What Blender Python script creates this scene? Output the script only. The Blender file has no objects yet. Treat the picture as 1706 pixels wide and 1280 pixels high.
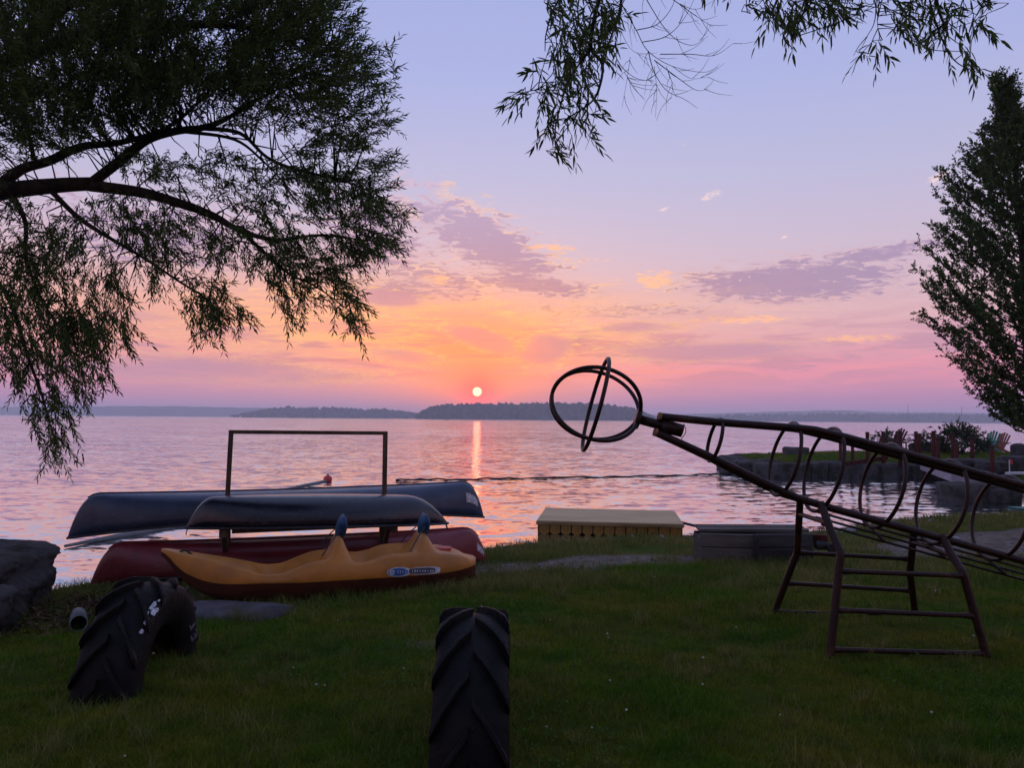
import bpy, bmesh, math, random
import numpy as np
from mathutils import Vector, Matrix

random.seed(7)
rng = np.random.default_rng(11)
R = math.radians
scene = bpy.context.scene
C = scene.collection

# ------------------------------------------------------------------ camera
CAM = np.array([0.0, 0.0, 1.5])
F_PX, CX, CY = 1281.0, 853.0, 640.0
PITCH, ROLL = R(2.58), R(0.45)
fw = np.array([0, math.cos(PITCH), math.sin(PITCH)])
r0 = np.array([1.0, 0, 0]); u0 = np.array([0, -math.sin(PITCH), math.cos(PITCH)])
rt = r0 * math.cos(ROLL) + u0 * math.sin(ROLL)
up = -r0 * math.sin(ROLL) + u0 * math.cos(ROLL)
cd = bpy.data.cameras.new('camera'); cam = bpy.data.objects.new('camera', cd); C.objects.link(cam)
cam.matrix_world = Matrix([[rt[0], up[0], -fw[0], CAM[0]], [rt[1], up[1], -fw[1], CAM[1]],
                           [rt[2], up[2], -fw[2], CAM[2]], [0, 0, 0, 1]])
cd.sensor_width = 36.0; cd.lens = 36.0 * F_PX / 1706.0
cd.clip_start = 0.05; cd.clip_end = 12000
scene.camera = cam

def ray(px, py):
    return fw + rt * (px - CX) / F_PX + up * (CY - py) / F_PX
def P(px, py, Y):                      # the point seen at a photo position, Y metres ahead
    d = ray(px, py); return CAM + d * (Y / d[1])
def G(px, py, z):                      # the point seen at a photo position, at height z
    d = ray(px, py); return CAM + d * ((z - CAM[2]) / d[2])
def PLN(px, py, a, b):                 # hit with the vertical plane through plan points a, b -> (distance along ab, z)
    d = ray(px, py); e = np.array([b[0] - a[0], b[1] - a[1]]); L = np.linalg.norm(e); e /= L
    n = np.array([-e[1], e[0]])
    t = (n @ (np.array(a[:2]) - CAM[:2])) / (n @ d[:2])
    p = CAM + d * t
    return float(e @ (p[:2] - np.array(a[:2]))), float(p[2])

def lin(r, g, b):
    f = lambda c: (c / 255) / 12.92 if c / 255 <= 0.04045 else (((c / 255) + 0.055) / 1.055) ** 2.4
    return (f(r), f(g), f(b), 1.0)

# ------------------------------------------------------------------ node helpers
class NT:
    def __init__(self, tree): self.t = tree; self.n = tree.nodes; self.l = tree.links
    def put(self, sock, v):
        if v is None: return
        if isinstance(v, bpy.types.NodeSocket): self.l.new(v, sock)
        else:
            if hasattr(sock, 'default_value'):
                if isinstance(v, (tuple, list)) and len(v) == 3 and sock.type == 'RGBA': v = (*v, 1)
                sock.default_value = v
    def m(self, op, a, b=None, c=None, clamp=False):
        nd = self.n.new('ShaderNodeMath'); nd.operation = op; nd.use_clamp = clamp
        for i, v in enumerate((a, b, c)): self.put(nd.inputs[i], v)
        return nd.outputs[0]
    def add(self, a, b): return self.m('ADD', a, b)
    def sub(self, a, b): return self.m('SUBTRACT', a, b)
    def mul(self, a, b): return self.m('MULTIPLY', a, b)
    def div(self, a, b): return self.m('DIVIDE', a, b)
    def clamp(self, a): return self.m('ADD', a, 0.0, clamp=True)
    def gauss(self, x, c, s):                     # exp(-((x-c)/s)^2)
        q = self.div(self.sub(x, c), s)
        return self.m('EXPONENT', self.mul(self.mul(q, q), -1.0))
    def step(self, x, a, b):                      # smoothstep
        nd = self.n.new('ShaderNodeMapRange'); nd.interpolation_type = 'SMOOTHSTEP'
        self.put(nd.inputs[0], x); nd.inputs[1].default_value = a; nd.inputs[2].default_value = b
        return nd.outputs[0]
    def mix(self, f, a, b, blend='MIX'):
        nd = self.n.new('ShaderNodeMix'); nd.data_type = 'RGBA'; nd.blend_type = blend; nd.clamp_factor = True
        self.put(nd.inputs[0], f); self.put(nd.inputs[6], a); self.put(nd.inputs[7], b)
        return nd.outputs[2]
    def noise(self, vec, scale, detail=3, rough=0.5, dist=0.0, out='Fac', dim='3D'):
        nd = self.n.new('ShaderNodeTexNoise'); nd.noise_dimensions = dim
        if vec is not None: self.put(nd.inputs['Vector'], vec)
        nd.inputs['Scale'].default_value = scale; nd.inputs['Detail'].default_value = detail
        nd.inputs['Roughness'].default_value = rough; nd.inputs['Distortion'].default_value = dist
        return nd.outputs[out]
    def xyz(self, v):
        nd = self.n.new('ShaderNodeSeparateXYZ'); self.put(nd.inputs[0], v); return nd.outputs
    def vec(self, x, y, z):
        nd = self.n.new('ShaderNodeCombineXYZ')
        for i, v in enumerate((x, y, z)): self.put(nd.inputs[i], v)
        return nd.outputs[0]
    def ramp(self, f, stops, interp='LINEAR'):
        nd = self.n.new('ShaderNodeValToRGB'); self.put(nd.inputs[0], f); cr = nd.color_ramp; cr.interpolation = interp
        while len(cr.elements) < len(stops): cr.elements.new(0.5)
        for e, (p, c) in zip(cr.elements, stops): e.position = p; e.color = c if len(c) == 4 else (*c, 1)
        return nd.outputs[0]

# ------------------------------------------------------------------ world: dusk sky with cloud banks, sun low over the lake
sd = ray(795, 653); sd = sd / np.linalg.norm(sd)
SUN_EL = math.asin(sd[2]); SUN_AZ = math.atan2(sd[0], sd[1])
world = bpy.data.worlds.new('World'); scene.world = world; world.use_nodes = True
W = NT(world.node_tree); W.n.clear()
tc = W.n.new('ShaderNodeTexCoord').outputs['Generated']
dx, dy, dz = W.xyz(tc)
el = W.mul(W.m('ARCSINE', dz), 180 / math.pi)
az = W.mul(W.m('ARCTAN2', dx, dy), 180 / math.pi)
sa, se = math.degrees(SUN_AZ), math.degrees(SUN_EL)
base = W.ramp(W.m('DIVIDE', W.m('MAXIMUM', el, 0.0), 90.0), [
    (0.0, lin(172, 124, 164)), (0.013, lin(182, 126, 168)), (0.033, lin(206, 138, 168)), (0.055, lin(212, 152, 170)),
    (0.085, lin(213, 174, 182)), (0.125, lin(198, 178, 197)), (0.19, lin(179, 177, 208)), (0.27, lin(161, 169, 215)),
    (0.38, lin(148, 160, 210)), (0.65, lin(144, 155, 204)), (1.0, lin(142, 153, 202))])
back = W.add(0.88, W.mul(0.13, W.m('COSINE', W.mul(W.sub(az, sa), math.pi / 180))))
base = W.mix(1.0, base, W.vec(back, back, back), 'MULTIPLY')
# warm glow spreading along the horizon from the sun
warm = W.mul(W.gauss(az, sa - 9, 24.0), W.gauss(el, 6.4, 4.3))
base = W.mix(W.mul(warm, 0.85), base, lin(240, 160, 118))
g2 = W.mul(W.gauss(az, sa + 0.4, 9.0), W.gauss(el, 4.6, 3.0))
base = W.mix(W.mul(g2, 0.95), base, (1.1, 0.27, 0.06, 1))
pinkb = W.mul(W.gauss(az, sa + 12, 26.0), W.gauss(el, 3.4, 1.1))
base = W.mix(W.mul(pinkb, 0.6), base, lin(246, 140, 152))
# cloud sheet seen in perspective
den = W.add(W.m('MAXIMUM', dz, 0.0), 0.075)
cu = W.div(dx, den); cv = W.div(dy, den)
n1 = W.noise(W.vec(cu, W.mul(cv, 0.9), 0.0), 3.6, 5, 0.62, 0.6, dim='2D')
n2 = W.noise(W.vec(W.mul(cu, 0.75), W.mul(cv, 0.9), 0.0), 17.0, 4, 0.65, 0.6, dim='2D')
n3 = W.noise(W.vec(W.mul(az, 0.10), W.mul(el, 0.75), 9.1), 1.6, 5, 0.66, 0.9)
# where the banks stand: (azimuth, elevation, spreads, tilt, weight)
banks = [(-2.0, 12.8, 8.5, 3.0, 0.45, 0.95), (-6, 10.0, 6.0, 2.0, 0.1, 0.85), (-3.0, 6.0, 4.0, 1.0, 0.3, 0.9), (4.5, 5.6, 3.0, 1.2, -0.3, 0.9), (-1.5, 13.0, 7.0, 2.3, 0.52, 1.05), (-10.0, 13.0, 6.0, 4.2, 0.0, 0.85), (1.5, 10.0, 6.5, 1.1, 0.12, 1.0), (20, 9.7, 9.0, 1.7, 0.0, 1.15), (26, 11.2, 6.0, 0.9, -0.05, 0.9), (-8.5, 9.2, 4.5, 1.0, 0.05, 1.0), (8, 8.0, 12, 0.9, 0.0, 0.7),
         (-25, 12.0, 11.0, 3.5, 0.0, 0.8), (60, 10, 22, 4, 0, 0.7), (-65, 12, 22, 5, 0, 0.7), (140, 14, 40, 7, 0, 0.6), (-140, 14, 40, 7, 0, 0.6)]
bm_ = None
for (a, e, s1, s2, tilt, w) in banks:
    ee = W.add(el, W.mul(W.sub(az, a), tilt))
    g = W.mul(W.mul(W.gauss(az, a, s1), W.gauss(ee, e, s2)), w)
    bm_ = g if bm_ is None else W.m('MAXIMUM', bm_, g)
puff = W.add(W.mul(n1, 0.34), W.mul(n2, 0.66))
dens = W.step(W.add(puff, W.mul(bm_, 0.42)), 0.64, 0.84)
edge = W.mul(W.mul(dens, W.sub(1.0, dens)), 4.0)
near = W.m('EXPONENT', W.mul(W.add(W.m('POWER', W.div(W.sub(az, sa), 19.0), 2.0), W.m('POWER', W.div(W.sub(el, 3.0), 8.5), 2.0)), -1.0))
body = W.mix(near, lin(156, 134, 168), lin(184, 112, 122))
body = W.mix(W.step(el, 9, 20), body, lin(176, 156, 190))
litc = W.mix(near, lin(236, 196, 200), lin(255, 190, 110))
gold = W.mul(W.step(n1, 0.47, 0.60), W.m('EXPONENT', W.mul(W.m('POWER', W.div(W.sub(az, 3.0), 16.0), 2.0), -1.0)))
litc = W.mix(W.mul(gold, 0.8), litc, lin(255, 196, 132))
ccol = W.mix(W.mul(edge, W.add(0.45, W.mul(gold, 0.55))), body, litc)
sky = W.mix(W.mul(dens, 0.9), base, ccol)
gl = None
for (a, e, s1, s2) in [(2.6, 12.6, 2.3, 0.55), (10.6, 10.3, 1.7, 0.9), (-0.6, 7.9, 1.4, 0.35), (4.5, 7.0, 3.5, 0.5), (-6, 10.2, 2.0, 0.5), (17, 7.2, 5, 0.4), (24, 5.6, 5, 0.35), (-14, 9.0, 7, 0.9), (-12, 7.4, 9, 0.5)]:
    gq = W.mul(W.gauss(az, a, s1), W.gauss(el, e, s2)); gl = gq if gl is None else W.m('MAXIMUM', gl, gq)
sky = W.mix(W.mul(W.step(W.mul(W.add(W.mul(n2, 0.75), W.mul(n1, 0.25)), W.m('POWER', gl, 0.5)), 0.36, 0.54), 0.8), sky, lin(255, 186, 136))
# bright streaks and flecks low down
st = W.step(W.add(W.mul(n3, 0.65), W.mul(n2, 0.35)), 0.47, 0.58)
stm = W.mul(W.gauss(el, 6.6, 2.7), W.gauss(az, sa - 7, 22.0))
sky = W.mix(W.mul(W.mul(st, stm), 0.8), sky, W.mix(near, lin(250, 186, 148), lin(255, 178, 82)))
n4 = W.noise(W.vec(W.mul(az, 0.11), W.mul(el, 1.1), 2.2), 1.9, 5, 0.6, 0.6)
pk = W.mul(W.step(n4, 0.47, 0.62), W.gauss(el, 3.7, 1.5))
sky = W.mix(W.mul(pk, 0.55), sky, W.mix(near, lin(240, 150, 162), lin(255, 140, 76)))
pv = W.mul(W.step(W.noise(W.vec(W.mul(az, 0.10), W.mul(el, 0.75), 6.2), 1.5, 4, 0.6, 0.8), 0.46, 0.60), W.gauss(el, 4.8, 2.4))
sky = W.mix(W.mul(pv, 0.75), sky, W.mix(near, lin(184, 136, 162), lin(200, 108, 112)))
# low mauve patches that stand in front of the glow
lp = None
for (a, e, s1, s2, tl_, w) in [(-2.2, 5.9, 3.4, 1.0, 0.25, 1.0), (2.5, 5.2, 2.3, 1.5, -0.1, 1.0), (-9.3, 8.8, 3.2, 0.8, 0.05, 1.0), (14, 5.0, 8.5, 0.9, 0.0, 0.9), (-8.0, 4.5, 4.0, 0.8, 0.1, 0.7), (-22, 3.2, 14, 1.1, 0.02, 0.8), (9, 6.8, 4, 0.6, 0.0, 0.7)]:
    q = W.mul(W.mul(W.gauss(az, a, s1), W.gauss(W.add(el, W.mul(W.sub(az, a), tl_)), e, s2)), w); lp = q if lp is None else W.m('MAXIMUM', lp, q)
lpd = W.step(W.add(W.mul(lp, 0.42), W.add(W.mul(n3, 0.35), W.mul(n2, 0.35))), 0.46, 0.68)
sky = W.mix(W.mul(lpd, 0.85), sky, W.mix(near, lin(178, 138, 168), lin(202, 126, 128)))
gfl = W.mul(W.mul(lpd, W.sub(1.0, lpd)), W.mul(near, 3.2))
sky = W.mix(W.mul(gfl, W.step(n2, 0.45, 0.62)), sky, lin(255, 196, 96))
# small white wisps higher up
wm = None
for (a, e, s1, s2) in [(14.6, 16.0, 1.3, 0.45), (11.2, 15.2, 0.7, 0.2), (29.3, 15.7, 1.2, 0.6), (19.6, 12.8, 0.5, 0.2)]:
    g = W.mul(W.gauss(az, a, s1), W.gauss(W.sub(el, W.mul(W.sub(az, a), 0.25)), e, s2)); wm = g if wm is None else W.m('MAXIMUM', wm, g)
n5 = W.noise(W.vec(W.mul(az, 1.3), W.mul(el, 3.2), 0.0), 1.6, 5, 0.7, 1.2)
sky = W.mix(W.mul(W.step(W.mul(n5, wm), 0.34, 0.56), 0.7), sky, lin(250, 214, 205))
# sun disc and its halo (angle to the sun)
dt = W.n.new('ShaderNodeVectorMath'); dt.operation = 'DOT_PRODUCT'; W.put(dt.inputs[0], tc); dt.inputs[1].default_value = tuple(sd)
ang = W.mul(W.m('ARCCOSINE', W.m('MINIMUM', dt.outputs['Value'], 1.0)), 180 / math.pi)
sky = W.mix(W.mul(W.gauss(ang, 0.0, 4.6), 0.72), sky, (1.3, 0.22, 0.05, 1))
sky = W.mix(W.mul(W.gauss(ang, 0.0, 1.35), 0.97), sky, (2.2, 0.09, 0.04, 1))
disc = W.sub(1.0, W.step(ang, 0.25, 0.40))
sunc = W.n.new('ShaderNodeRGB'); sunc.outputs[0].default_value = (3.3, 1.6, 0.9, 1)
sky = W.mix(disc, sky, sunc.outputs[0])
nis = W.n.new('ShaderNodeTexSky'); nis.sky_type = 'NISHITA'; nis.sun_disc = False
nis.sun_elevation = SUN_EL; nis.sun_rotation = SUN_AZ; nis.dust_density = 3.0
bgA = W.n.new('ShaderNodeBackground'); W.put(bgA.inputs[0], sky); bgA.inputs[1].default_value = 1.0
bgB = W.n.new('ShaderNodeBackground'); W.put(bgB.inputs[0], nis.outputs[0]); bgB.inputs[1].default_value = 0.01
ad = W.n.new('ShaderNodeAddShader'); W.l.new(bgA.outputs[0], ad.inputs[0]); W.l.new(bgB.outputs[0], ad.inputs[1])
wo = W.n.new('ShaderNodeOutputWorld'); W.l.new(ad.outputs[0], wo.inputs[0])

sl = bpy.data.lights.new('sun', 'SUN'); sl.energy = 0.003; sl.angle = R(0.5); sl.color = (1.0, 0.2, 0.08)
so = bpy.data.objects.new('sun', sl); C.objects.link(so)
so.rotation_euler = Vector((-sd[0], -sd[1], -sd[2])).to_track_quat('-Z', 'Y').to_euler()
so.location = (0, 0, 40)

vs = scene.view_settings; vs.view_transform = 'Standard'; vs.look = 'None'; vs.exposure = 0.2; vs.gamma = 1.0
vs.use_curve_mapping = False
world.cycles.sampling_method = 'NONE'
scene.cycles.use_denoising = True
scene.cycles.max_bounces = 6; scene.cycles.volume_bounces = 1
scene.cycles.sample_clamp_indirect = 4.0

# ------------------------------------------------------------------ mesh helpers
def mk(name, v, f, mat=None, smooth=False):
    me = bpy.data.meshes.new(name)
    if isinstance(f, np.ndarray):
        v = np.asarray(v, np.float32); k = f.shape[1]
        me.vertices.add(len(v)); me.vertices.foreach_set('co', v.ravel())
        me.loops.add(f.size); me.loops.foreach_set('vertex_index', f.astype(np.int32).ravel())
        me.polygons.add(len(f)); me.polygons.foreach_set('loop_start', np.arange(0, f.size, k, dtype=np.int32))
        me.update(calc_edges=True); me.validate()
    else:
        me.from_pydata([tuple(map(float, p)) for p in v], [], [tuple(map(int, q)) for q in f]); me.update()
    if smooth: me.polygons.foreach_set('use_smooth', np.ones(len(me.polygons), bool))
    if mat: me.materials.append(mat)
    return me
wloc = {}
def link(name, me, parent=None, loc=None):
    o = bpy.data.objects.new(name, me); C.objects.link(o)
    if parent is not None: o.parent = parent
    if loc is not None: o.location = loc
    return o
def thing(name, label, cat, loc=(0, 0, 0), rotz=0.0, group=None, rot=None):
    o = bpy.data.objects.new(name, None); C.objects.link(o); o.empty_display_size = 0.2
    o.location = loc; o.rotation_euler = rot if rot else (0, 0, rotz)
    o['label'] = label; o['category'] = cat
    if group: o['group'] = group
    return o
def tag(o, label, cat, group=None):
    o['label'] = label; o['category'] = cat
    if group: o['group'] = group
    return o
def part(name, vf, mat, parent, smooth=False, world=False, bevel=0.0, seg=2):
    v, f = vf
    v = np.asarray(v, float)
    if world and parent is not None:
        l = np.zeros(3); q = parent
        while q is not None: l += np.array(q.location); q = q.parent
        v = v - l
    o = link(name, mk(name, v, f, mat, smooth), parent)
    if bevel:
        b = o.modifiers.new('bevel', 'BEVEL'); b.width = bevel; b.segments = seg; b.limit_method = 'ANGLE'
    return o
def solo(name, vf, mat, loc, smooth=False, bevel=0.0, seg=2):     # one-mesh thing, verts in world, origin at loc
    v, f = vf; loc = np.asarray(loc, float)
    o = link(name, mk(name, np.asarray(v, float) - loc, f, mat, smooth), None, tuple(loc))
    if bevel:
        b = o.modifiers.new('bevel', 'BEVEL'); b.width = bevel; b.segments = seg; b.limit_method = 'ANGLE'
    return o
def merge(*vfs):
    V, Fc, n = [], [], 0
    for v, f in vfs:
        V.extend([tuple(p) for p in v]); Fc.extend([tuple(i + n for i in q) for q in f]); n += len(v)
    return V, Fc
def box(c, s, rotz=0.0, rx=0.0):
    x, y, z = [k / 2 for k in s]
    v = np.array([[-x, -y, -z], [x, -y, -z], [x, y, -z], [-x, y, -z], [-x, -y, z], [x, -y, z], [x, y, z], [-x, y, z]])
    if rx: v = v @ np.array(Matrix.Rotation(rx, 3, 'X')).T
    if rotz: v = v @ np.array(Matrix.Rotation(rotz, 3, 'Z')).T
    return v + np.asarray(c, float), [(0, 3, 2, 1), (4, 5, 6, 7), (0, 1, 5, 4), (1, 2, 6, 5), (2, 3, 7, 6), (3, 0, 4, 7)]
def beam(a, b, w, h, upv=(0, 0, 1)):          # rectangular bar from a to b
    a, b = np.asarray(a, float), np.asarray(b, float); d = b - a; d /= np.linalg.norm(d)
    s = np.cross(d, upv); s /= np.linalg.norm(s); u = np.cross(s, d)
    v = [p + s * i * w / 2 + u * j * h / 2 for p in (a, b) for (i, j) in ((-1, -1), (1, -1), (1, 1), (-1, 1))]
    return v, [(0, 1, 2, 3), (7, 6, 5, 4), (0, 4, 5, 1), (1, 5, 6, 2), (2, 6, 7, 3), (3, 7, 4, 0)]
def smooth_path(pts, k=6):                    # Catmull-Rom through points
    pts = [np.asarray(p, float) for p in pts]
    if len(pts) < 3: return pts
    q = [2 * pts[0] - pts[1]] + pts + [2 * pts[-1] - pts[-2]]; out = []
    for i in range(1, len(q) - 2):
        for t in np.arange(k) / k:
            out.append(0.5 * (2 * q[i] + (q[i + 1] - q[i - 1]) * t + (2 * q[i - 1] - 5 * q[i] + 4 * q[i + 1] - q[i + 2]) * t * t
                              + (-q[i - 1] + 3 * q[i] - 3 * q[i + 1] + q[i + 2]) * t ** 3))
    out.append(pts[-1]); return out
def tube(pts, r, n=10, closed=False):
    pts = [np.asarray(p, float) for p in pts]; m = len(pts)
    rr = list(r) if hasattr(r, '__len__') else [r] * m
    if len(rr) != m: rr = list(np.interp(np.linspace(0, 1, m), np.linspace(0, 1, len(rr)), rr))
    tg = []
    for i in range(m):
        if closed: d = pts[(i + 1) % m] - pts[i - 1]
        else: d = pts[min(i + 1, m - 1)] - pts[max(i - 1, 0)]
        tg.append(d / (np.linalg.norm(d) + 1e-12))
    ref = np.array([0, 0, 1.0]) if abs(tg[0][2]) < 0.9 else np.array([1.0, 0, 0])
    s = np.cross(tg[0], ref); s /= np.linalg.norm(s)
    V = []
    for i in range(m):
        s = s - tg[i] * (s @ tg[i]); s /= np.linalg.norm(s); u = np.cross(tg[i], s)
        for j in range(n):
            a = 2 * math.pi * j / n; V.append(pts[i] + rr[i] * (math.cos(a) * s + math.sin(a) * u))
    Fc = []
    for i in range(m if closed else m - 1):
        for j in range(n):
            a, b = i * n + j, i * n + (j + 1) % n; k = (i + 1) % m
            Fc.append((a, b, k * n + (j + 1) % n, k * n + j))
    if not closed: Fc.append(tuple(range(n - 1, -1, -1))); Fc.append(tuple(range((m - 1) * n, m * n)))
    return V, Fc
def grid_faces(nu, nv):
    i, j = np.meshgrid(np.arange(nu - 1), np.arange(nv - 1), indexing='ij'); a = (i * nv + j).ravel()
    return np.stack([a, a + nv, a + nv + 1, a + 1], 1)
def vnoise(x, y, seed=0):                     # smooth value noise, numpy
    x = np.asarray(x, float); y = np.asarray(y, float)
    xi, yi = np.floor(x).astype(int), np.floor(y).astype(int); fx, fy = x - xi, y - yi
    fx = fx * fx * (3 - 2 * fx); fy = fy * fy * (3 - 2 * fy)
    def h(a, b):
        s = np.sin(a * 127.1 + b * 311.7 + seed * 74.7) * 43758.5453; return s - np.floor(s)
    return (h(xi, yi) * (1 - fx) + h(xi + 1, yi) * fx) * (1 - fy) + (h(xi, yi + 1) * (1 - fx) + h(xi + 1, yi + 1) * fx) * fy
def fbm(x, y, seed=0, o=4):
    return sum(vnoise(x * 2 ** k, y * 2 ** k, seed + k) * 0.5 ** (k + 1) for k in range(o))
def rock(c, s, seed, sub=3, rough=0.16, layers=0.0, rotz=0.0):
    bm = bmesh.new(); bmesh.ops.create_cube(bm, size=2.0)
    bmesh.ops.subdivide_edges(bm, edges=bm.edges[:], cuts=2 ** sub - 1, use_grid_fill=True)
    v = np.array([p.co[:] for p in bm.verts]); f = [tuple(q.index for q in p.verts) for p in bm.faces]; bm.free()
    nrm = (np.abs(v) ** 7).sum(1) ** (1 / 7.0); v = v / nrm[:, None]
    q = v * 1.3 + seed * 3.1
    d = (fbm(q[:, 0] + q[:, 2] * 0.7, q[:, 1] - q[:, 2] * 1.1, seed) - 0.47) * 2 * rough
    d += (fbm(q[:, 0] * 3 + q[:, 2] * 2.2, q[:, 1] * 3 - q[:, 2] * 2.7, seed + 9) - 0.47) * 0.9 * rough
    d += (np.abs(fbm(q[:, 0] * 5 - q[:, 1] * 3.1, q[:, 2] * 6 + q[:, 1] * 4, seed + 5) - 0.47)) * -1.1 * rough + (fbm(q[:, 0] * 9 + q[:, 2] * 5, q[:, 1] * 9 - q[:, 2] * 7, seed + 3) - 0.47) * 0.35 * rough
    v = v * (1 + d)[:, None]
    v = v * (np.asarray(s, float) / 2)
    if layers:
        w = np.sin((v[:, 2] / s[2] + 0.05 * fbm(v[:, 0] * 2, v[:, 1] * 2, seed)) * layers * 6.28); v[:, :2] *= (1 + 0.022 * np.sign(w) * np.abs(w) ** 0.5)[:, None]
    if rotz: v = v @ np.array(Matrix.Rotation(rotz, 3, 'Z')).T
    return v + np.asarray(c, float), f

# ------------------------------------------------------------------ materials
def mat(name, col, rough=0.6, spec=0.5, var=0.0, vscale=8.0, col2=None, bump=0.0, bscale=30.0, metal=0.0, coat=0.0, stretch=None, island=0.0, trans=0.0, scuff=0.0, rust=0.0, bdist=0.02):
    m = bpy.data.materials.new(name); m.use_nodes = True; t = NT(m.node_tree)
    b = t.n['Principled BSDF']; b.inputs['Roughness'].default_value = rough
    b.inputs['Specular IOR Level'].default_value = spec; b.inputs['Metallic'].default_value = metal
    b.inputs['Coat Weight'].default_value = coat
    col = tuple(col[:3]); cs = (*col, 1)
    co = t.n.new('ShaderNodeTexCoord').outputs['Object']
    if stretch:
        mp = t.n.new('ShaderNodeMapping'); t.l.new(co, mp.inputs[0]); mp.inputs['Scale'].default_value = stretch; co = mp.outputs[0]
    out = None
    if var or col2:
        n = t.noise(co, vscale, 6, 0.6, 0.3)
        c2 = col2 if col2 else tuple(max(0, c * (1 - var)) for c in col)
        c1 = col if col2 else tuple(c * (1 + var) for c in col)
        out = t.mix(t.step(n, 0.36, 0.64), (*c1, 1), (*c2[:3], 1))
    if island:
        g = t.n.new('ShaderNodeNewGeometry').outputs['Random Per Island']
        k = t.add(1 - island, t.mul(g, 2 * island))
        out = t.mix(1.0, out if out else cs, t.vec(k, k, k), 'MULTIPLY')
    if scuff:
        oc = t.n.new('ShaderNodeTexCoord').outputs['Object']; mp2 = t.n.new('ShaderNodeMapping'); t.l.new(oc, mp2.inputs[0]); mp2.inputs['Scale'].default_value = (1.2, 14, 22)
        mp2.inputs['Rotation'].default_value = (0, 0.12, 0.2)
        sn = t.noise(mp2.outputs[0], 3.0, 6, 0.7, 0.6); bn_ = t.noise(oc, 2.2, 4, 0.6)
        k = t.mul(t.step(t.add(t.mul(sn, 0.7), t.mul(bn_, 0.3)), 0.53, 0.66), scuff); g3 = tuple(0.45 * c + 0.16 for c in col)
        out = t.mix(k, out if out else cs, (*g3, 1))
        dn_ = t.mul(t.step(t.noise(oc, 1.3, 5, 0.65), 0.48, 0.7), scuff * 0.8); out = t.mix(dn_, out, (0.05, 0.045, 0.035, 1))
    if rust:
        k = t.mul(t.step(t.noise(co, 5.0, 6, 0.7), 0.56, 0.66), rust); out = t.mix(k, out if out else cs, (0.10, 0.04, 0.018, 1))
    if out: t.l.new(out, b.inputs['Base Color'])
    else: b.inputs['Base Color'].default_value = cs
    if var or bump:
        nr = t.noise(co, vscale * 2.3, 4, 0.6); t.l.new(t.add(rough - 0.12, t.mul(nr, 0.24)), b.inputs['Roughness'])
    if bump:
        n = t.noise(co, bscale, 7, 0.62); bp = t.n.new('ShaderNodeBump'); bp.inputs['Strength'].default_value = bump
        bp.inputs['Distance'].default_value = bdist; t.l.new(n, bp.inputs['Height']); t.l.new(bp.outputs[0], b.inputs['Normal'])
    if trans:
        tr = t.n.new('ShaderNodeBsdfTranslucent'); mx = t.n.new('ShaderNodeMixShader'); mx.inputs[0].default_value = trans
        if out: t.l.new(out, tr.inputs[0])
        else: tr.inputs[0].default_value = cs
        t.l.new(b.outputs[0], mx.inputs[1]); t.l.new(tr.outputs[0], mx.inputs[2])
        t.l.new(mx.outputs[0], t.n['Material Output'].inputs['Surface'])
    return m
M = {}
M['bark'] = mat('bark', (0.04, 0.031, 0.024), 0.92, 0.1, 0.35, 9, bump=0.9, bscale=14, stretch=(1, 1, 0.3))
M['willow_leaf'] = mat('willow_leaf', (0.065, 0.098, 0.02), 0.6, 0.15, island=0.45, trans=0.4)
M['maple_leaf'] = mat('maple_leaf', (0.07, 0.11, 0.03), 0.6, 0.15, island=0.4, trans=0.35)
M['bush_leaf'] = mat('bush_leaf', (0.03, 0.06, 0.018), 0.6, 0.35, island=0.4, trans=0.2)
M['blue_hull'] = mat('blue_hull', (0.03, 0.05, 0.095), 0.36, 0.5, 0.2, 3.5, bump=0.05, bscale=60, scuff=0.28)
M['navy_hull'] = mat('navy_hull', (0.008, 0.011, 0.022), 0.26, 0.6, 0.2, 4, bump=0.04, bscale=50)
M['red_hull'] = mat('red_hull', (0.20, 0.018, 0.024), 0.38, 0.5, 0.15, 4, bump=0.05, bscale=60, scuff=0.28)
M['gunwale'] = mat('gunwale', (0.03, 0.03, 0.035), 0.5, 0.4, 0.2)
M['decal'] = mat('decal', (0.5, 0.5, 0.52), 0.5, 0.4, 0.35, 30)
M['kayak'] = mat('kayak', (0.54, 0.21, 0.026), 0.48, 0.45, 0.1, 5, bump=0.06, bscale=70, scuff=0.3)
M['kayak_low_shade'] = mat('kayak_low_shade', (0.085, 0.026, 0.014), 0.6, 0.25, 0.15, 5, bump=0.06, bscale=70)  # lower hull darkened: shade under the chine put into the colour
M['blue_pad'] = mat('blue_pad', (0.008, 0.06, 0.15), 0.6, 0.3, 0.2, 14, bump=0.2, bscale=60)
M['red_plastic'] = mat('red_plastic', (0.55, 0.04, 0.03), 0.4, 0.5, 0.1)
M['badge_blue'] = mat('badge_blue', (0.03, 0.11, 0.33), 0.35, 0.5, 0.15, 30)
M['badge_pale'] = mat('badge_pale', (0.55, 0.6, 0.66), 0.4, 0.5, 0.15, 30)
M['badge_dark'] = mat('badge_dark', (0.05, 0.06, 0.09), 0.4, 0.5, 0.15, 30)
M['rack_wood'] = mat('rack_wood', (0.11, 0.075, 0.05), 0.8, 0.25, 0.3, 10, bump=0.4, bscale=40, stretch=(1, 1, 0.15))
M['grey_wood'] = mat('grey_wood', (0.095, 0.085, 0.076), 0.88, 0.15, 0.4, 5, bump=0.6, bscale=26, stretch=(0.2, 1, 1))
M['dark_wood'] = mat('dark_wood', (0.045, 0.042, 0.042), 0.88, 0.15, 0.4, 5, bump=0.6, bscale=26, stretch=(0.2, 1, 1))
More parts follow.
